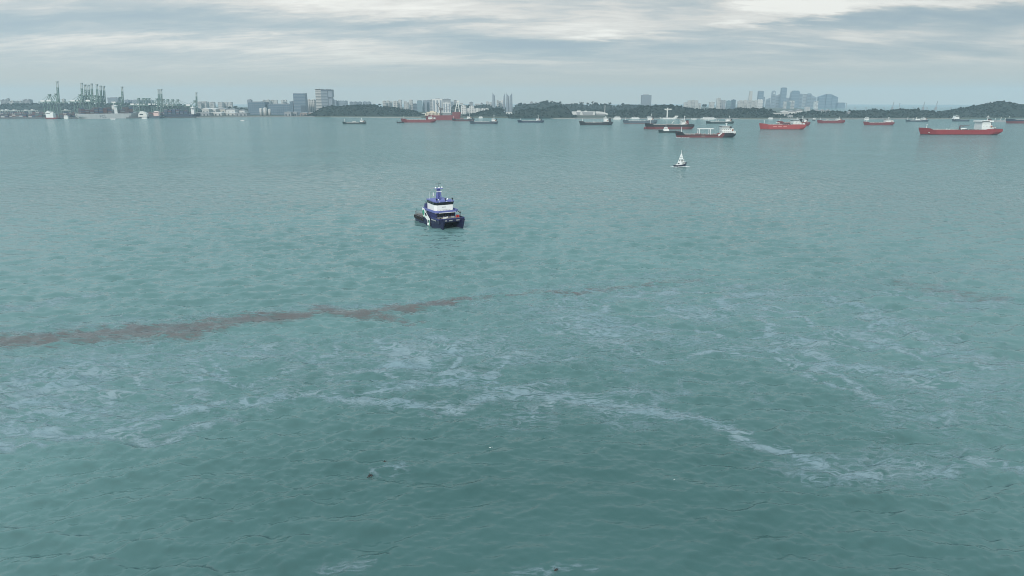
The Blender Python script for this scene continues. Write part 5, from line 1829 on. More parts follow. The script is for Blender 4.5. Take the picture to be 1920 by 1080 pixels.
# red offshore construction vessel with a big sheer-leg crane, behind the red tanker
def pipe_extra(t_, X, Z, B, hm, hf, hp, s, L):
    cream = mat('cream_paint', (.62, .53, .42), .55, .15, .2)
    m = MB().box(X(796.5), X(812), -B * .42, B * .42, hm, Z(214), (2, 0, 0, 0))
    m.box(X(798), X(824), -B * .40, B * .40, hm, Z(212.6))
    m.box(X(800), X(818), -B * .34, B * .34, Z(212.6) + .003, Z(210.4))
    m.box(X(806), X(814), -B * .30, B * .30, Z(210.4) + .003, Z(208.6))
    su = m.build('superstructure', cream, t_)
    m = MB()
    for k in range(9):
        for r in range(2):
            m.box(X(799.5 + k * 2.6), X(800.7 + k * 2.6), -B * .425, -B * .4003, Z(215.2 - r * 1.8), Z(214.4 - r * 1.8))
    m.build('window_row', glass, su)
    MB().plan([(X(794.8) + 9 * math.cos(2 * math.pi * k / 8), 9 * math.sin(2 * math.pi * k / 8)) for k in range(8)], Z(214) + .01, Z(213.3)).build('helideck', dirtywhite, t_)
    m = MB()                                       # pedestal crane with dark raised jib
    m.tube((X(826), 0, hm), (X(826), 0, Z(206)), 2.6, 2.2, 8)
    m.box(X(823.6), X(829.6), -4, 4, Z(207.6), Z(203.4))
    cp = m.build('pedestal_crane', mat('crane_dark', (.10, .09, .09), .5, .2, .2), t_)
    m = MB()
    for yy in (-2, 2):
        m.beam((X(826), yy, Z(205)), (X(817.6), yy * .4, Z(194)), 1.5, 2.0)
        m.beam((X(823.5), yy, Z(199)), (X(822), yy, Z(194.6)), 1.2)
    m.build('jib', mat('crane_dark', (.10, .09, .09)), cp)
    m = MB()                                       # white sheer legs with a long low boom
    for yy in (-5, 5):
        m.beam((X(852.4), yy, Z(213)), (X(857.6), yy * .4, Z(191.4)), 2.2)
        m.beam((X(861.6), yy, Z(213)), (X(859), yy * .4, Z(191.4)), 2.2)
    for k in range(5):
        q = k / 5
        m.beam((X(852.4 + 5.2 * q), -5, Z(213 - 21 * q)), (X(861.6 - 2.6 * q), -5, Z(213 - 21 * q)), .6)
    m.box(X(856.4), X(861.4), -3, 3, Z(192.2), Z(190.2))
    m.build('sheer_leg', dirtywhite, t_)
    m = MB()
    for yy in (-3, 3):
        m.beam((X(830), yy, Z(205.4)), (X(856), yy * .5, Z(193.4)), .8)
        m.beam((X(830), yy, Z(205.4)), (X(852), yy * .5, Z(207.4)), .9)
        m.beam((X(836), yy, Z(208)), (X(861), yy * .5, Z(204.6)), .7)
    m.build('crane_boom', steel, t_)
    MB().box(X(848), X(863.5), -8, 8, hm, Z(210.6)).build('winch_house', HM['brown_red'], t_)
    MB().box(X(830), X(846), -8, 8, hm, Z(213)).build('pipe_rack', steel, t_)


tanker(796, 862.6, 225.2, 'red offshore crane vessel with cream house and white sheer legs behind the red tanker', 'dull_red', h=8.2, fc=.8, poop=.2, fc_len=.25, name='crane_vessel', cat='ship', beam=30, extra=pipe_extra, pipes=False, lifeboat=False, deckc='deck_red')


# pale floating crane shaped like a T
def tee_extra(t_, X, Z, B, hm, hf, hp, s, L):
    MB().box(X(1250.4), X(1252.6), -2, 2, hm, Z(203), (.2, .2, 0, 0)).build('crane_column', dirtywhite, t_)
    m = MB().box(X(1245.8), X(1259.2), -1.6, 1.6, Z(206.2), Z(204.6))
    m.beam((X(1246.4), 0, Z(206)), (X(1250.4), 0, Z(208)), .7)
    m.build('crane_arm', dirtywhite, t_)
    m = MB().box(X(1263.5), X(1268.5), -6, 6, hm, Z(219.4))
    m.box(X(1266), X(1271.6), -5, 5, Z(219.4), Z(217.2), (1, 0, 0, 0))
    m.build('deckhouse', dirtywhite, t_)
    MB().box(X(1244), X(1257), -5, 5, hm, Z(220.4)).build('crane_base', WM['grey'], t_)


tanker(1237.6, 1270, 223.4, 'pale floating crane with a tall T shaped column behind the black tanker', 'white', h=2.0, fc=.6, poop=.6, fc_len=.05, poop_len=.1, name='floating_crane', cat='crane barge', extra=tee_extra, pipes=False, lifeboat=False, beam=18)


def tug_extra(t_, X, Z, B, hm, hf, hp, s, L):
    m = MB().box(X(1243.6), X(1255.4), -B * .34, B * .34, hm, Z(242), (1, 2, .4, .4))
    m.box(X(1245.6), X(1252), -B * .26, B * .26, Z(242) + .003, Z(239), (.4, .4, .3, .3))
    su = m.build('superstructure', white, t_)
    MB().box(X(1245.8), X(1251.6), -B * .27, -B * .262, Z(241), Z(240)).build('window_row', glass, su)
    m = MB().tube((X(1249), 0, Z(239)), (X(1249), 0, Z(235.4)), .35, .2)
    m.beam((X(1249), -2, Z(237)), (X(1249), 2, Z(237)), .25)
    m.build('mast', white, t_)
    MB().box(X(1252.6), X(1254.6), B * .05, B * .25, hm, Z(241.4)).build('funnel', redpaint, t_)
    m = MB()
    for k in range(9):
        x = X(1239 + k * 3)
        m.ring((x, -B * .5 - .2, hm * .6), (0, 1, 0), .7, .28, 10, 5)
    m.build('tyre_fender', rubber, t_)


tanker(1235, 1268.6, 248.8, 'small dark tug with white wheelhouse between the two black tankers', 'green_black', h=2.2, fc=1.6, poop=0, fc_len=.25, name='tug', cat='tug', extra=tug_extra, pipes=False, lifeboat=False, beam=10)


def small_white(x0, x1, wl, ytop, label, name='ferry', cat='ferry', tiers=2, group='small white craft near the shore'):
    xm = (x0 + x1) / 2
    g = ground(xm, wl)
    s = mpp(xm, wl, g.y)
    L = (x1 - x0) * s
    B = max(6, L * .26)
    t = thing(name, label, cat, (g.x, g.y + B / 2, 0), 0, group)
    hh = (wl - ytop) * s
    rows, zs = hull_grid(L, B, lambda q: hh * .36, -.6, lambda q: hh * .36 + .3 * (1 - q))
    hull_mesh(rows, zs, True).build('hull', HM['white'] if name != 'small_tug' else HM['black'], t)
    zb = hh * .36 + .05
    m, w = MB(), MB()
    for k in range(tiers):
        a, b = -L * (.38 - .10 * k), L * (.42 - .08 * k)
        z0, z1 = zb + (hh - zb) * k / tiers, zb + (hh - zb) * (k + 1) / tiers
        m.box(a, b, -B * .4, B * .4, z0, z1 - .25)
        m.box(a - .4, b + .5, -B * .44, B * .44, z1 - .248, z1)
        w.box(a + .6, b - .6, -B * .405, -B * .4003, z0 + (z1 - z0) * .35, z0 + (z1 - z0) * .68)
    su = m.build('cabin', white, t)
    w.build('window_row', glass, su)
    MB().tube((-L * .05, 0, hh), (-L * .05, 0, hh * 1.35), .2, .1).build('mast', white, t)


small_white(897, 905.4, 221.8, 218.4, 'small white motor yacht at the shore left of the dark tanker with tall radar mast', 'motor_yacht', 'yacht')
small_white(1149.4, 1164.6, 224.2, 218.8, 'white ferry with bright upper deck right of the black tanker at the terminal')
small_white(1181, 1200, 223.2, 219.6, 'long pale grey vessel behind the grey blue tanker', 'patrol_ship', 'ship')
small_white(1295, 1307, 224, 222, 'low white launch behind the house of the large black tanker', 'launch', 'launch', 1)
small_white(1313, 1343.4, 224, 219.6, 'long low white ferry moored at the island shore')
small_white(1440, 1450, 223.6, 220.2, 'white launch at the shore below the colonnaded hall', 'launch', 'launch')
small_white(1523.6, 1529.4, 226, 221.4, 'tiny dark hulled tug with white house at the foot of the skyline', 'small_tug', 'tug')
small_white(1620.4, 1630, 224.8, 220, 'white ferry behind the bow of the red tanker near the low island')
small_white(119, 128, 222.8, 216.4, 'small white workboat at the port quay left of the white container ship', 'workboat', 'workboat')
small_white(264.6, 276, 222.8, 219.6, 'white launch in the gap before the navy container ship', 'launch', 'launch')
small_white(205.4, 217, 223.8, 221.6, 'low white launch under the side of the white container ship', 'launch', 'launch', 1)
small_white(450, 458.5, 226.4, 225, 'tiny white speedboat out on the water below the blue block', 'speedboat', 'speedboat', 1)


# container ships
def container_ship(px0, px1, wl, D_len, beam, hull, h, label, stack_h, rz, bridge_q, seed, side_mark=None, bridge_h=9, pal=(0, 1, 2, 3, 4, 5, 6, 6, 2)):
    """stern-quarter view: px0 = stern, px1 = bow end"""
    g = ground((px0 + px1) / 2, wl)
    t = thing('container_ship', label, 'container ship', (g.x, g.y + 40, 0), rz, 'container ships at the port')
    L = D_len
    deck = lambda q: h + 4 * (1 - step(q, .08, .14))
    rows, zs = hull_grid(L, beam, deck, -1, deck, transom=.9, rake=.05)
    hull_mesh(rows, zs, True).build('hull', HM[hull], t)
    rr = random.Random(seed)
    ms = [MB() for _ in BOXC]
    x = -L / 2 + L * .13
    while x < L / 2 - 14:
        q = (x + L / 2) / L
        if abs(q - bridge_q) > 14 / L:
            hgt = max(1, stack_h - rr.choice((0, 0, 1, 2, 3)))
            ny = int(beam * .94 / 2.7)
            for j in range(ny):
                hj = max(1, hgt - rr.choice((0, 0, 0, 1)))
                for k in range(hj):
                    ms[rr.choice(pal)].box(x, x + 12.2, -beam * .47 + j * 2.7, -beam * .47 + j * 2.7 + 2.45, h + .6 + k * 2.64, h + .6 + k * 2.64 + 2.58)
        x += 14
    for m, c in zip(ms, BOXC):
        if m.v:
            q = m.build('container_tier', c, t)
            q['kind'] = 'stuff'
    xb = -L / 2 + L * bridge_q
    zb = h + stack_h * 2.64
    m = MB().box(xb - 5, xb + 5, -beam * .32, beam * .32, h, zb + bridge_h * .55)
    m.box(xb - 6, xb + 5, -beam * .54, beam * .54, zb + bridge_h * .55 + .003, zb + bridge_h * .8)
    m.box(xb - 4, xb + 3, -beam * .2, beam * .2, zb + bridge_h * .8 + .003, zb + bridge_h)
    su = m.build('superstructure', white, t)
    MB().box(xb + 5.01, xb + 5.2, -beam * .5, beam * .5, zb + bridge_h * .6, zb + bridge_h * .73).build('window_row', glass, su)
    MB().tube((xb, 0, zb + bridge_h), (xb, 0, zb + bridge_h + 8), .8, .4).build('radar_mast', white, t)
    if side_mark:
        cu = bpy.data.curves.new('hull_lettering', 'FONT')
        cu.body = side_mark
        cu.size = h * .72
        cu.extrude = .05
        cu.align_x = 'CENTER'
        tmp = bpy.data.objects.new('hull_lettering', cu)
        me = bpy.data.meshes.new_from_object(tmp)
        bpy.data.objects.remove(tmp)
        o = bpy.data.objects.new('hull_lettering', me)
        COL.objects.link(o)
        o.data.materials.clear()
        o.data.materials.append(mat('grey_lettering', (.13, .14, .16), .5, .1, .3))
        o.parent = t
        # starboard side faces the strait; text reads along the hull from stern to bow
        o.location = (L * .12, beam / 2 + .3, h * .22)
        o.rotation_euler = (R(90), 0, R(180))
    return t


# long axis -x is the bow: heading right and away from the viewer
container_ship(143, 244, 222.6, 205, 54, 'pale_hull', 17.5, 'white hulled container ship seen from its stern quarter under the left cranes', 8, R(180 + 40), .40, 4, 'PCL', 9, (0, 1, 3, 3, 6, 6, 1, 2))
container_ship(302, 366, 220.6, 130, 40, 'navy', 12, 'navy container ship loaded high with boxes at the right end of the port', 7, R(180 + 14), .2, 9, None, 9, (1, 1, 1, 1, 1, 3, 4, 2))


# white house of a small red freighter left of the container ship
def freighter_extra(t_, X, Z, B, hm, hf, hp, s, L):
    m = MB().box(X(87), X(96), -B * .42, B * .42, hm, Z(210.6))
    m.box(X(89), X(92.6), -B * .36, B * .36, Z(210.6) + .003, Z(208.2))
    m.box(X(96), X(100.4), -B * .4, B * .4, hm, Z(212.4))
    su = m.build('superstructure', white, t_)
    MB().box(X(88), X(95), -B * .425, -B * .4203, Z(213.6), Z(212.6)).build('window_row', glass, su)
    MB().box(X(97), X(99), -3, 3, Z(212.4), Z(209.8)).build('funnel', HM['white'], t_)


tanker(82, 108, 223, 'red freighter with bright white house at the port quay', 'dull_red', h=1.8, fc=.9, poop=.3, name='freighter', cat='freighter', extra=freighter_extra, pipes=False, lifeboat=False, beam=18)


def dome_extra(t_, X, Z, B, hm, hf, hp, s, L):
    o = [(X(259.5), hm), (X(276), hm)]
    for k in range(9):
        a_ = math.pi * k / 8
        o.append((X(267.7) + 8.2 * s * math.cos(a_), hm + (Z(209.8) - hm) * math.sin(a_) ** .6))
    MB().prism(o, -B * .4, B * .4).build('cargo_dome', dirtywhite, t_)
    MB().box(X(262.5), X(269), -B * .43, -B * .4003, Z(215.6), Z(213.8)).build('window_row', glass, t_)
    MB().box(X(263), X(270), -B * .3, B * .3, Z(210.6), Z(209.4)).build('bridge', white, t_)


tanker(258.6, 278, 221.8, 'rounded white ferry moored between the two container ships', 'slate', h=2.2, fc=.4, poop=.2, name='ferry', cat='ferry', extra=dome_extra, pipes=False, lifeboat=False, beam=16)


def pink_extra(t_, X, Z, B, hm, hf, hp, s, L):
    m = MB().box(X(288.6), X(298), -B * .4, B * .4, hm, Z(212))
    m.box(X(289.6), X(298.6), -B * .42, B * .42, Z(212) + .003, Z(209.6))
    su = m.build('superstructure', mat('pale_pink_paint', (.66, .46, .42), .5, .1, .3), t_)
    MB().box(X(290), X(298), -B * .43, -B * .4203, Z(211.4), Z(210.4)).build('window_row', glass, su)
    MB().box(X(290.4), X(297.4), -B * .3, B * .3, Z(209.6) + .003, Z(208.8)).build('bridge', white, t_)


tanker(278, 302, 221.8, 'grey coaster with pale pink and white house left of the navy container ship', 'slate', h=3.6, fc=.6, poop=.3, name='coaster', cat='coaster', extra=pink_extra, pipes=False, lifeboat=False, beam=16)

# ------------------------------------------------------------------ catamaran workboat in the middle of the picture
blue = mat('workboat_blue', (.036, .042, .15), .45, .12, .4)
blue_top = mat('workboat_light_blue', (.15, .17, .42), .5, .10, .4)
navy_hull = mat('workboat_hull_navy', (.017, .020, .062), .4, .15, .3, streak=.2)
wood = mat('weathered_deck_wood', (.22, .18, .155), .85, .3, 1.2)
boat_green = mat('livery_green', (.05, .30, .19), .5, .1, .5)
boat_white = mat('boat_white', (.90, .90, .88), .4, .05, .5)
grey_paint = mat('grey_paint', (.36, .37, .38), .5, .12, .5)

BL, BB = 34.0, 14.0
BA = R(-61)
pb = ground(829.5, 431)
fwd = Vector((math.cos(BA), math.sin(BA), 0))
c0 = Vector((pb.x, pb.y, 0)) - fwd * (BL / 2 - 1) + Vector((math.sin(BA), -math.cos(BA), 0)) * -(BB / 2 - 1.4)
boat = thing('catamaran', 'blue and white catamaran workboat with tall wheelhouse and tyre fenders, nearest vessel', 'workboat', (c0.x, c0.y, 0), BA)


def demi_hull(side):
    yc = side * (BB / 2 - 1.75)
    rows = []
    for i in range(25):
        t = i / 24
        t = 1 - (1 - t) ** 1.4
        top = 3.3 + (1.35 * max(0, (t - .55) / .45) ** 1.4)
        col = []
        for j in range(6):
            q = j / 5
            z = -1.1 + (top + 1.1) * q
            x = -BL / 2 + BL * t * (1 - .045 * (1 - q) ** 1.5) + .2
            u = (1 - t) / .34
            w = 1.75 * min(1, max(.03, u)) ** (.75 - .35 * q)
            w *= .80 + .20 * q
            fl = (.25 * q) * max(0, t - .6) / .4
            col.append((x, yc, w + fl, z))
        rows.append(col)
    m = MB()
    vs_, fs_ = [], []
    for col in rows:
        vs_ += [(x, y - w, z) for x, y, w, z in col] + [(x, y + w, z) for x, y, w, z in col]
    for i in range(24):
        for j in range(5):
            a = i * 12 + j
            fs_.append((a, a + 12, a + 13, a + 1))
            c = a + 6
            fs_.append((c, c + 1, c + 13, c + 12))
        fs_.append((i * 12 + 5, i * 12 + 17, i * 12 + 29, i * 12 + 11 + 6))
    fs_.append(tuple(list(range(0, 6)) + list(range(11, 5, -1))))
    fs_.append(tuple(288 + k for k in [6, 7, 8, 9, 10, 11, 5, 4, 3, 2, 1, 0]))
    fs_ = [f_ for f_ in fs_ if len(set(f_)) == len(f_)]
    return m.add(vs_, fs_)


for sd in (-1, 1):
    demi_hull(sd).build('hull', navy_hull, boat)
# cross deck between the hulls, arched tunnel roof, bow beam
m = MB().box(-BL / 2 + .4, 11.6, -BB / 2 + 3.2, BB / 2 - 3.2, 2.2, 3.2)
m.build('cross_deck', black, boat)
m = MB()
n = 10
for k in range(n):
    y0, y1 = -BB / 2 + .3 + (BB - .6) * k / n, -BB / 2 + .3 + (BB - .6) * (k + 1) / n
    z0, z1 = (2.4 + 1.0 * (1 - abs(2 * (k + .5) / n - 1) ** 2.2)), 4.62
    m.box(12.3, 14.9, y0, y1 - .002, z0, z1)
m.build('bow_beam', navy_hull, boat)
m = MB()
for k in range(9):
    y0, y1 = -BB / 2 + .7 + (BB - 1.4) * k / 9, -BB / 2 + .7 + (BB - 1.4) * (k + 1) / 9
    m.box(7.5, 14.7, y0, y1 - .05, 4.30, 4.66)
for k in range(9):
    y0, y1 = -BB / 2 + .7 + (BB - 1.4) * k / 9, -BB / 2 + .7 + (BB - 1.4) * (k + 1) / 9
    MB().box(8.7, 14.8, y0, y1 - .06, 4.63, 4.72).build('deck_plank', wood, boat)
m.build('foredeck', grey_paint, boat)
m = MB()
for sy in (-1, 1):
    m.box(5.5, 14.6, sy * (BB / 2 - .16) - .1, sy * (BB / 2 - .16) + .1, 4.2, 5.1)
m.box(14.7, 14.95, -BB / 2 + .3, BB / 2 - .3, 4.64, 5.05)
m.build('bow_bulwark', blue, boat)
MB().box(5.6, 11.6, -BB / 2 - .085, -BB / 2 + .04, 3.55, 4.05).build('pale_name_strip', grey_paint, boat)
for y in (-3.6, -.6, 3.2):
    MB().box(14.952, 15.02, y - .9, y + .9, 3.75, 4.25).build('bow_plate', grey_paint, boat)
# gear on the foredeck
MB().tube((11.6, -2.6, 5.0), (11.6, -1.0, 5.0), .42, n=10).box(11.1, 12.1, -2.9, -2.65, 4.72, 5.5).box(11.1, 12.1, -.95, -.7, 4.72, 5.5).build('anchor_winch', dirtywhite, boat)
MB().box(12.6, 13.6, -3.9, -2.2, 4.72, 5.1).build('deck_hatch', dirtywhite, boat)
MB().box(10.2, 11.2, 1.6, 3.0, 4.72, 5.3).build('deck_locker', grey_paint, boat)
for y in (4.3, 5.3):
    MB().tube((11.3, y, 4.7), (11.3, y, 5.9), .34, n=8).build('red_bollard', redpaint, boat)
MB().box(9.0, 10.2, 4.8, 5.8, 4.72, 5.5).build('red_locker', mat('faded_red_paint', (.30, .05, .05), .6, .15, .5), boat)
m = MB().tube((12.9, 5.4, 4.7), (12.9, 5.4, 7.4), .18, n=6)
m.beam((12.9, 5.4, 7.2), (12.1, 4.6, 7.9), .3)
m.box(12.5, 13.4, 5.0, 5.8, 7.2, 7.6)
m.build('deck_davit', black, boat)
for (x, y) in ((13.8, -5.6), (13.8, 5.9), (9.4, -5.9)):
    m = MB()
    for dx in (-.3, .3):
        m.tube((x + dx, y, 4.7), (x + dx, y, 5.4), .16, n=6)
    m.beam((x - .6, y, 5.3), (x + .6, y, 5.3), .16)
    m.build('mooring_bitt', black, boat)
# main deckhouse with dark recessed front
MB().box(-4.5, 7.4, -5.3, 5.3, 3.3, 7.0).build('deckhouse', blue, boat)
MB().box(7.402, 7.52, -4.7, 4.7, 4.95, 6.75).build('front_window', glass, boat)
for k in range(7):
    y = -4.7 + 9.4 * k / 6
    MB().box(7.522, 7.62, y - .08, y + .08, 4.95, 6.75).build('window_post', blue, boat)
MB().box(-7.0, 9.0, -6.1, 6.1, 7.0, 7.35).build('upper_deck', grey_paint, boat)
m = MB()
o = [(-7.0, -6.25), (8.2, -6.25), (9.6, -4.6), (9.6, 4.6), (8.2, 6.25), (-7.0, 6.25)]
for a, b in zip(o, o[1:]):
    m.beam((a[0], a[1], 7.65), (b[0], b[1], 7.65), .18, 1.15)
m.build('upper_bulwark', blue_top, boat)
MB().beam((9.72, -4.5, 7.15), (9.72, 4.5, 7.15), .1, .22).build('white_rub_line', boat_white, boat)
# wheelhouse: white lower walls, black window band raked outwards, blue roof
o = [(-5.2, -4.4), (5.2, -5.1), (6.9, -4.2), (6.9, 4.2), (5.2, 5.1), (-5.2, 4.4)]
MB().plan(o, 7.36, 10.55).build('wheelhouse', boat_white, boat)
MB().plan(o, 10.552, 12.05, 1.055).build('window_band', glass, boat)
m = MB()
for (x, y) in ((6.95, -4.25), (6.95, -2.1), (6.95, 0), (6.95, 2.1), (6.95, 4.25), (5.3, -5.15), (1.5, -4.95), (-2, -4.7), (5.3, 5.15)):
    m.beam((x, y, 10.55), (x * 1.055, y * 1.055, 12.05), .13)
m.build('window_mullion', black, boat)
MB().plan([(x * 1.09, y * 1.07) for x, y in o], 12.052, 12.5).build('roof', blue_top, boat)
MB().plan([(x * .9, y * .86) for x, y in o], 12.502, 12.8, .96).build('roof_crown', blue_top, boat)
MB().box(6.905, 6.96, -1.6, .4, 9.4, 9.7).build('name_plate', grey_paint, boat)
MB().box(6.905, 6.95, -4.0, 4.0, 8.2, 8.28).build('wall_rail', grey_paint, boat)
for k in range(6):
    y = -4.0 + 8.0 * k / 5
    MB().beam((6.95, y, 7.4), (6.95, y, 8.2), .08).build('rail_post', grey_paint, boat)
for (x, y) in ((6.6, -4.2), (6.9, .3), (6.6, 4.2)):
    m = MB().tube((x, y, 12.5), (x, y, 13.3), .2, n=6)
    m.box(x - .3, x + .35, y - .32, y + .32, 13.3, 13.8)
    m.build('searchlight', black, boat)
for (x, y) in ((5.2, -2.6), (5.4, 1.9), (3.2, 3.1)):
    MB().ball((x, y, 12.95), .36, 8, 5).build('satellite_dome', boat_white, boat, True)
MB().box(2.2, 3.2, -1.4, -.6, 12.8, 13.2).build('roof_hatch', blue, boat)
m = MB()
for (x, y) in ((7.5, -3.0), (7.5, .8), (7.5, 3.6)):
    m.ball((x, y, 12.25), .22, 6, 4)
m.build('roof_edge_lamp', boat_white, boat)
MB().tube((-3.4, -3.9, 12.5), (-3.4, -3.9, 16.2), .06, .03, 5).build('whip_aerial', boat_white, boat)
# mast tower
m = MB()
b4 = [(-1.6, -1.0), (.4, -1.0), (.4, 1.0), (-1.6, 1.0)]
t4 = [(-1.3, -.42), (-.2, -.42), (-.2, .42), (-1.3, .42)]
for (x, y), (x2, y2) in zip(b4, t4):
    m.beam((x, y, 12.8), (x2, y2, 18.0), .34)
for k in range(5):
    q0, q1 = k / 5, (k + 1) / 5
    for i in range(4):
        j = (i + 1) % 4
        L_ = lambda p, q_, z: (p[0][0] + (p[1][0] - p[0][0]) * q_, p[0][1] + (p[1][1] - p[0][1]) * q_, 12.8 + 5.2 * q_)
        m.beam(L_((b4[i], t4[i]), q0, 0), L_((b4[j], t4[j]), q1, 0), .13)
m.plan([(-1.5, -.8), (-.3, -.62), (-.3, .62), (-1.5, .8)], 12.8, 17.6, .74)
mast = m.build('mast_tower', blue_top, boat)
MB().box(-1.9, .5, -2.0, 2.0, 17.6, 17.85).build('mast_platform', blue_top, mast)
for y in (-1.7, 1.7, .2):
    MB().ball((-.3, y, 18.3), .48, 8, 6).build('radar_dome', boat_white, mast, True)
MB().box(-.3, .2, -1.3, 1.3, 16.2, 16.5).build('radar_bar', boat_white, mast)
m = MB().tube((-.8, 0, 18), (-.8, 0, 21.0), .1, .05, 6)
m.beam((-.8, -1.3, 20.2), (-.8, 1.3, 20.2), .09)
for y in (-1.3, -.7, .8, 1.3):
    m.tube((-.8, y, 20.0), (-.8, y, 20.7), .06, .04, 5)
m.build('aerial_cross', black, mast)
MB().beam((-2.2, -2.2, 15.0), (-2.5, -2.5, 12.6), .05).beam((-2.1, -2.3, 15.8), (-2.1, -2.3, 14.0), .45, .08).build('flag', boat_white, mast)
# exhaust housings aft of the wheelhouse
for sy in (-1, 1):
    m = MB().box(-7.2, -5.4, sy * 4.6 - .9, sy * 4.6 + .9, 7.36, 10.0, (.5, .3, .1, .1))
    f_ = m.build('funnel', blue, boat)
    m = MB()
    for dx in (-6.5, -6.0):
        m.tube((dx, sy * 4.6, 9.9), (dx - .3, sy * 4.6, 10.9), .17, n=6)
    m.build('exhaust_pipe', black, f_)
# livery panels on the starboard side
def livery(points, off, material, name, parent):
    """points in (x, z) on the starboard plating"""
    return MB().prism(points, -BB / 2 - off - .05, -BB / 2 - off).build(name, material, parent)


lv = livery([(-5.2, 8.3), (-2.6, 8.2), (-.4, 6.6), (2.4, 5.0), (4.6, 3.9), (4.6, .2), (1.6, .2), (1.6, 2.6), (-1.2, 3.6), (-4.4, 3.9)], .30, boat_white, 'livery_panel', boat)
livery([(-4.6, 7.2), (-2.8, 7.5), (-1.9, 6.2), (-2.7, 4.7), (-4.2, 4.5), (-4.8, 5.8)], .352, boat_green, 'green_patch', lv)
livery([(-1.5, 6.2), (-.3, 6.1), (.8, 5.2), (.2, 4.5), (-1.3, 4.8)], .352, black, 'dark_patch', lv)
livery([(3.4, 3.2), (4.4, 3.0), (4.4, .3), (3.4, .3)], .352, boat_green, 'green_bar', lv)
livery([(2.4, 3.2), (3.2, 3.0), (3.2, .8), (2.4, .8)], .352, black, 'dark_bar', lv)
livery([(-3.6, 4.5), (-1.4, 4.3), (-.6, 3.9), (-2.6, 3.7), (-3.8, 3.9)], .352, mat('livery_pale_green', (.40, .62, .54), .5, .1, .5), 'pale_green_patch', lv)
# working deck aft with rails, tyres and cargo
for k in range(12):
    y0, y1 = -BB / 2 + .4 + (BB - .8) * k / 12, -BB / 2 + .4 + (BB - .8) * (k + 1) / 12
    MB().box(-BL / 2 + .5, -4.6, y0, y1 - .06, 3.33, 3.45).build('deck_plank', wood, boat)
for sy in (-1, 1):
    m = MB()
    for k in range(9):
        x = -BL / 2 + .5 + 9.4 * k / 8
        m.tube((x, sy * (BB / 2 - .3), 3.4), (x, sy * (BB / 2 - .3), 4.7), .07, n=5)
    for z in (4.0, 4.7):
        m.beam((-BL / 2 + .5, sy * (BB / 2 - .3), z), (-BL / 2 + 9.9, sy * (BB / 2 - .3), z), .09)
    m.build('side_rail', steel, boat)
    m = MB().box(-BL / 2 + .4, -5.0, sy * (BB / 2 + .02) - .12, sy * (BB / 2 + .02) + .12, 1.5, 3.3)
    m.build('rubbing_strake', mat('worn_grey_paint', (.20, .20, .22), .7, .3, .6), boat)
    for k in range(6):
        x = -BL / 2 + 1.3 + k * 2.1
        MB().ring((x, sy * (BB / 2 + .42), 2.35), (0, 1, 0), .74, .19, 14, 7).build('tyre_fender', rubber, boat, True)
m = MB()
for k in range(8):
    y = -BB / 2 + .4 + (BB - .8) * k / 7
    m.tube((-BL / 2 + .5, y, 3.4), (-BL / 2 + .5, y, 4.9), .08, n=5)
for z in (4.1, 4.9):
    m.beam((-BL / 2 + .5, -BB / 2 + .4, z), (-BL / 2 + .5, BB / 2 - .4, z), .1)
m.build('stern_rail', steel, boat)
for sy in (-5.9, 5.9):
    MB().tube((-BL / 2 + .7, sy, 3.4), (-BL / 2 + .7, sy, 6.4), .1, n=6).build('stern_post', black, boat)
MB().box(-7.6, -5.4, -5.4, -3.9, 3.46, 5.4).build('red_tank', redpaint, boat)
MB().box(-12.0, -9.4, -2.6, .4, 3.46, 4.6).build('cargo_crate', mat('crate_board', (.34, .28, .20), .8, .2, .8), boat)
MB().box(-13.4, -12.2, 1.6, 3.4, 3.46, 4.3).build('white_chest', dirtywhite, boat)
MB().ball((3.2, -BB / 2 - .55, 1.0), .62, 10, 7, 1.2).build('white_fender', boat_white, boat, True)

# ------------------------------------------------------------------ small pilot boat with tall white pyramid mast
g = ground(1276.5, 313.2)
ps = mpp(1276.5, 313, g.y)
pilot = thing('pilot_boat', 'small dark hulled boat with white cabin and tall white pyramid mast under way', 'boat', (g.x, g.y + 1.6, 0), R(205))
PX = lambda px: -(px - 1276.5) * ps
PL, PB = 27.5 * ps, 4.8
rows, zs = hull_grid(PL, PB, lambda t: 1.9 + 2.2 * (1 - t) ** 2.2, -.6, lambda t: 1.9 + 2.2 * (1 - t) ** 2.2, rake=.10, transom=.85)
hull_mesh(rows, zs, False).build('hull', HM['navy'], pilot)
m = MB()
vs_, fs_ = [], []
for col in rows:
    x, b, z = col[-1]
    vs_ += [(x, -b + .05, z - .5), (x, b - .05, z - .5)]
for i in range(len(rows) - 1):
    fs_.append((2 * i, 2 * i + 2, 2 * i + 3, 2 * i + 1))
m.add(vs_, fs_).build('deck', DM['deck_grey'], pilot)
m = MB().box(-4.6, 2.4, -1.9, 1.9, 1.5, 4.4, (.9, .2, .15, .15))
cab = m.build('cabin', boat_white, pilot)
MB().box(-4.2, -.6, -1.93, 1.93, 3.3, 4.1).build('side_window', glass, cab)
MB().box(1.2, 2.32, -1.2, 1.2, 2.9, 3.8).build('aft_window', glass, cab)
m = MB().box(-4.6, 1.6, -2.1, 2.1, 4.42, 4.7)
m.box(-3.2, .6, -1.5, 1.5, 4.7, 6.3, (.5, .3, .2, .2))
m.box(-3.4, .9, -1.8, 1.8, 6.32, 6.5)
m.build('flybridge', boat_white, pilot)
MB().box(-2.9, .4, -1.53, -1.35, 5.2, 6.0).box(-2.9, .4, 1.35, 1.53, 5.2, 6.0).box(.42, .5, -1.2, 1.2, 5.1, 5.9).build('wheelhouse_window', glass, pilot)
m = MB()
for sx, sy in ((-2.8, -2.0), (-2.8, 2.0), (2.2, -2.0), (2.2, 2.0)):
    m.tube((sx, sy, 2.0), (sx * .08 - .3, sy * .10, 12.4), .30, .16, 6)
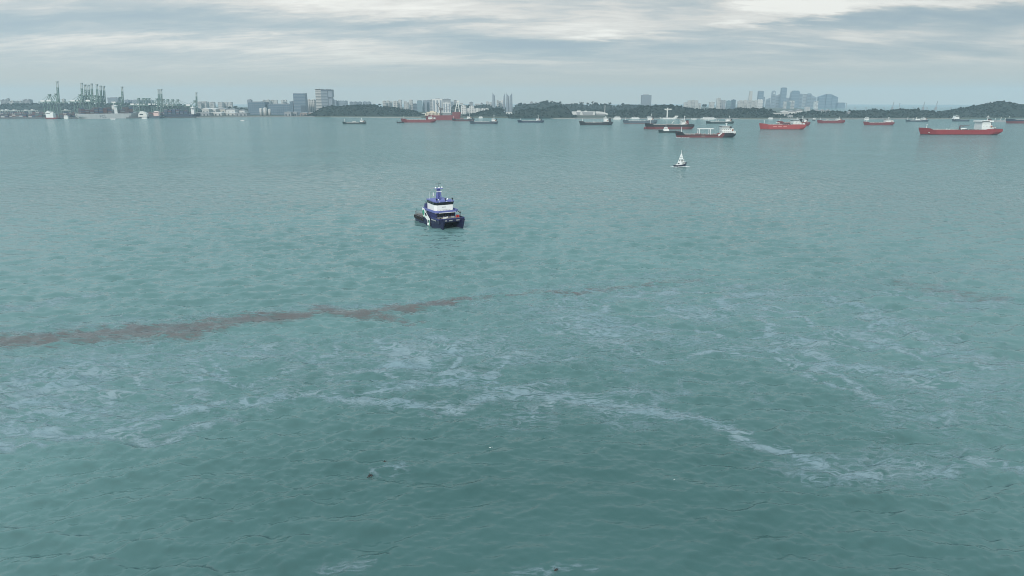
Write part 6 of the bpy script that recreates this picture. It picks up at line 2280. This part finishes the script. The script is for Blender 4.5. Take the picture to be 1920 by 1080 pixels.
for k, z in enumerate((7.4, 9.0, 10.2, 11.2)):
    q = 1 - (z - 2) / 10.4
    m.box(-2.8 * q - .3, 2.2 * q - .2, -2.0 * q, 2.0 * q, z, z + (.8, .8, .5, .4)[k])
m.tube((-.3, 0, 12.2), (-.3, 0, 15.8), .20, .08, 6)
m.build('pyramid_mast', boat_white, pilot)
m = MB()
for sy in (-1, 1):
    for k in range(4):
        x = 2.6 + k * 1.2
        m.tube((x, sy * 1.9, 1.4), (x, sy * 1.9, 2.7), .06, n=5)
    m.beam((2.6, sy * 1.9, 2.7), (6.3, sy * 1.9, 2.7), .08)
m.build('stern_rail', boat_white, pilot)
MB().tube((4.4, -.5, 1.4), (4.4, -.5, 2.9), .55, n=8).build('stern_drum', boat_white, pilot)
MB().box(5.2, 6.2, .3, 1.5, 1.4, 2.4).build('stern_locker', grey_paint, pilot)
for k in range(4):
    MB().ring((-3 + k * 2.6, 2.5, 1.3), (0, 1, 0), .36, .16, 10, 5).build('tyre_fender', rubber, pilot, True)

# broken water at the waterlines
foam = mat('foam', (.72, .76, .75), .7, .15, .8)


def foam_patch(name, label, pts, seed):
    """many small ragged flakes of froth lying on the water"""
    rr = random.Random(seed)
    m = MB()
    for (x, y, ln, wd, ang_) in pts:
        n_ = rr.choice((5, 6, 7))
        vs_ = []
        for k in range(n_):
            a = 2 * math.pi * k / n_
            q = rr.uniform(.6, 1.1)
            u, w = ln * q * math.cos(a), wd * q * math.sin(a)
            vs_.append((x + u * math.cos(ang_) - w * math.sin(ang_), y + u * math.sin(ang_) + w * math.cos(ang_), .16 + rr.uniform(0, .10)))
        m.add(vs_ + [(x, y, .30 + min(.35, wd * .5))], [(k, (k + 1) % n_, n_) for k in range(n_)])
    o = m.build(name, foam)
    return tag(o, label, 'foam', None, 'stuff')


rr = random.Random(4)
pts = []
cx, cy = g.x, g.y + 1.6
ca, sa = math.cos(R(205)), math.sin(R(205))
for k in range(170):
    u = rr.uniform(-PL * .56, PL * .66)
    side = rr.choice((1, 1, 1, -1))
    off = side * (PB * .5 * min(1, (1 - abs(u) / PL * 1.2) + .25) + abs(rr.gauss(0, .55)))
    pts.append((cx + u * ca - off * sa, cy + u * sa + off * ca, rr.uniform(.6, 1.9), rr.uniform(.3, .9), R(25) + rr.uniform(-.3, .3)))
foam_patch('wake_foam', 'white foam along the waterline of the small pyramid masted boat', pts, 1)
gt = ground(1277, 257.6)
pts = [(ground(1268 + 24 * rr.random() ** 2, 258.2).x, ground(1275, 258.2).y - abs(rr.gauss(0, 1.2)), rr.uniform(.6, 2.2), rr.uniform(.2, .6), rr.uniform(-.2, .2)) for k in range(46)]
foam_patch('bow_foam', 'thin white bow wave of the nearest tanker', pts, 2)
# wave crest flecks close by
pts = []
for (px, py, n_, sp) in ((917, 842, 3, .35), (1262, 901, 2, .15)):
    q = ground(px, py)
    for k in range(n_):
        pts.append((q.x + rr.gauss(0, sp), q.y + rr.gauss(0, .18), rr.uniform(.08, .2), rr.uniform(.03, .06), rr.uniform(-.3, .3)))
foam_patch('foam_fleck', 'tiny white foam flecks on the nearest wave crests', pts, 3)

# floating rubbish
weed = mat('wet_weed', (.05, .035, .03), .6, .3, 3.0)


def debris(px, py, size, label):
    q = ground(px, py)
    t = thing('floating_debris', label, 'debris', (q.x, q.y, .12), random.uniform(0, 3))
    rr = random.Random(int(px))
    for k in range(4):
        a = rr.uniform(0, 6.28)
        p = Vector((rr.uniform(-.35, .35) * size, rr.uniform(-.35, .35) * size, 0))
        d = Vector((math.cos(a), math.sin(a), rr.uniform(0, .25))) * size * rr.uniform(.18, .4)
        MB().tube(p - d, p + d, size * .05, size * .025, 6).build('stick', weed, t)
    vs_, fs_, off = [], [], 0
    for k in range(3):
        cv, cf = CLUMPS[k]
        vs_.append(cv * np.array([1, 1, .45]) * size * .24 + np.array([rr.uniform(-.3, .3) * size, rr.uniform(-.3, .3) * size, .02]))
        fs_.append(cf + off)
        off += len(cv)
    o = mesh_np('weed_clump', np.concatenate(vs_), np.concatenate(fs_), weed, False)
    o.parent = t


debris(694, 894, 1.1, 'largest dark clump of driftwood and weed floating on the near water')
debris(722, 866, .6, 'small dark twigs floating beyond the largest clump of weed')
debris(1042, 1069, .7, 'small dark weed clump floating at the bottom edge of the picture')

# ------------------------------------------------------------------ haze
hm_ = bpy.data.materials.new('haze')
hm_.use_nodes = True
hn, hl = hm_.node_tree.nodes, hm_.node_tree.links
hn.clear()
ho = hn.new('ShaderNodeOutputMaterial')
pv = hn.new('ShaderNodeVolumePrincipled')
pv.inputs['Color'].default_value = (.66, .85, .97, 1)
pv.inputs['Density'].default_value = HAZE
pv.inputs['Anisotropy'].default_value = 0.0
hl.new(pv.outputs[0], ho.inputs['Volume'])
o = MB().box(-15500, 15500, -15500, 15500, -3.0, 330.0).build('haze', hm_)
tag(o, 'thin pale blue haze over the strait', None, None, 'stuff')
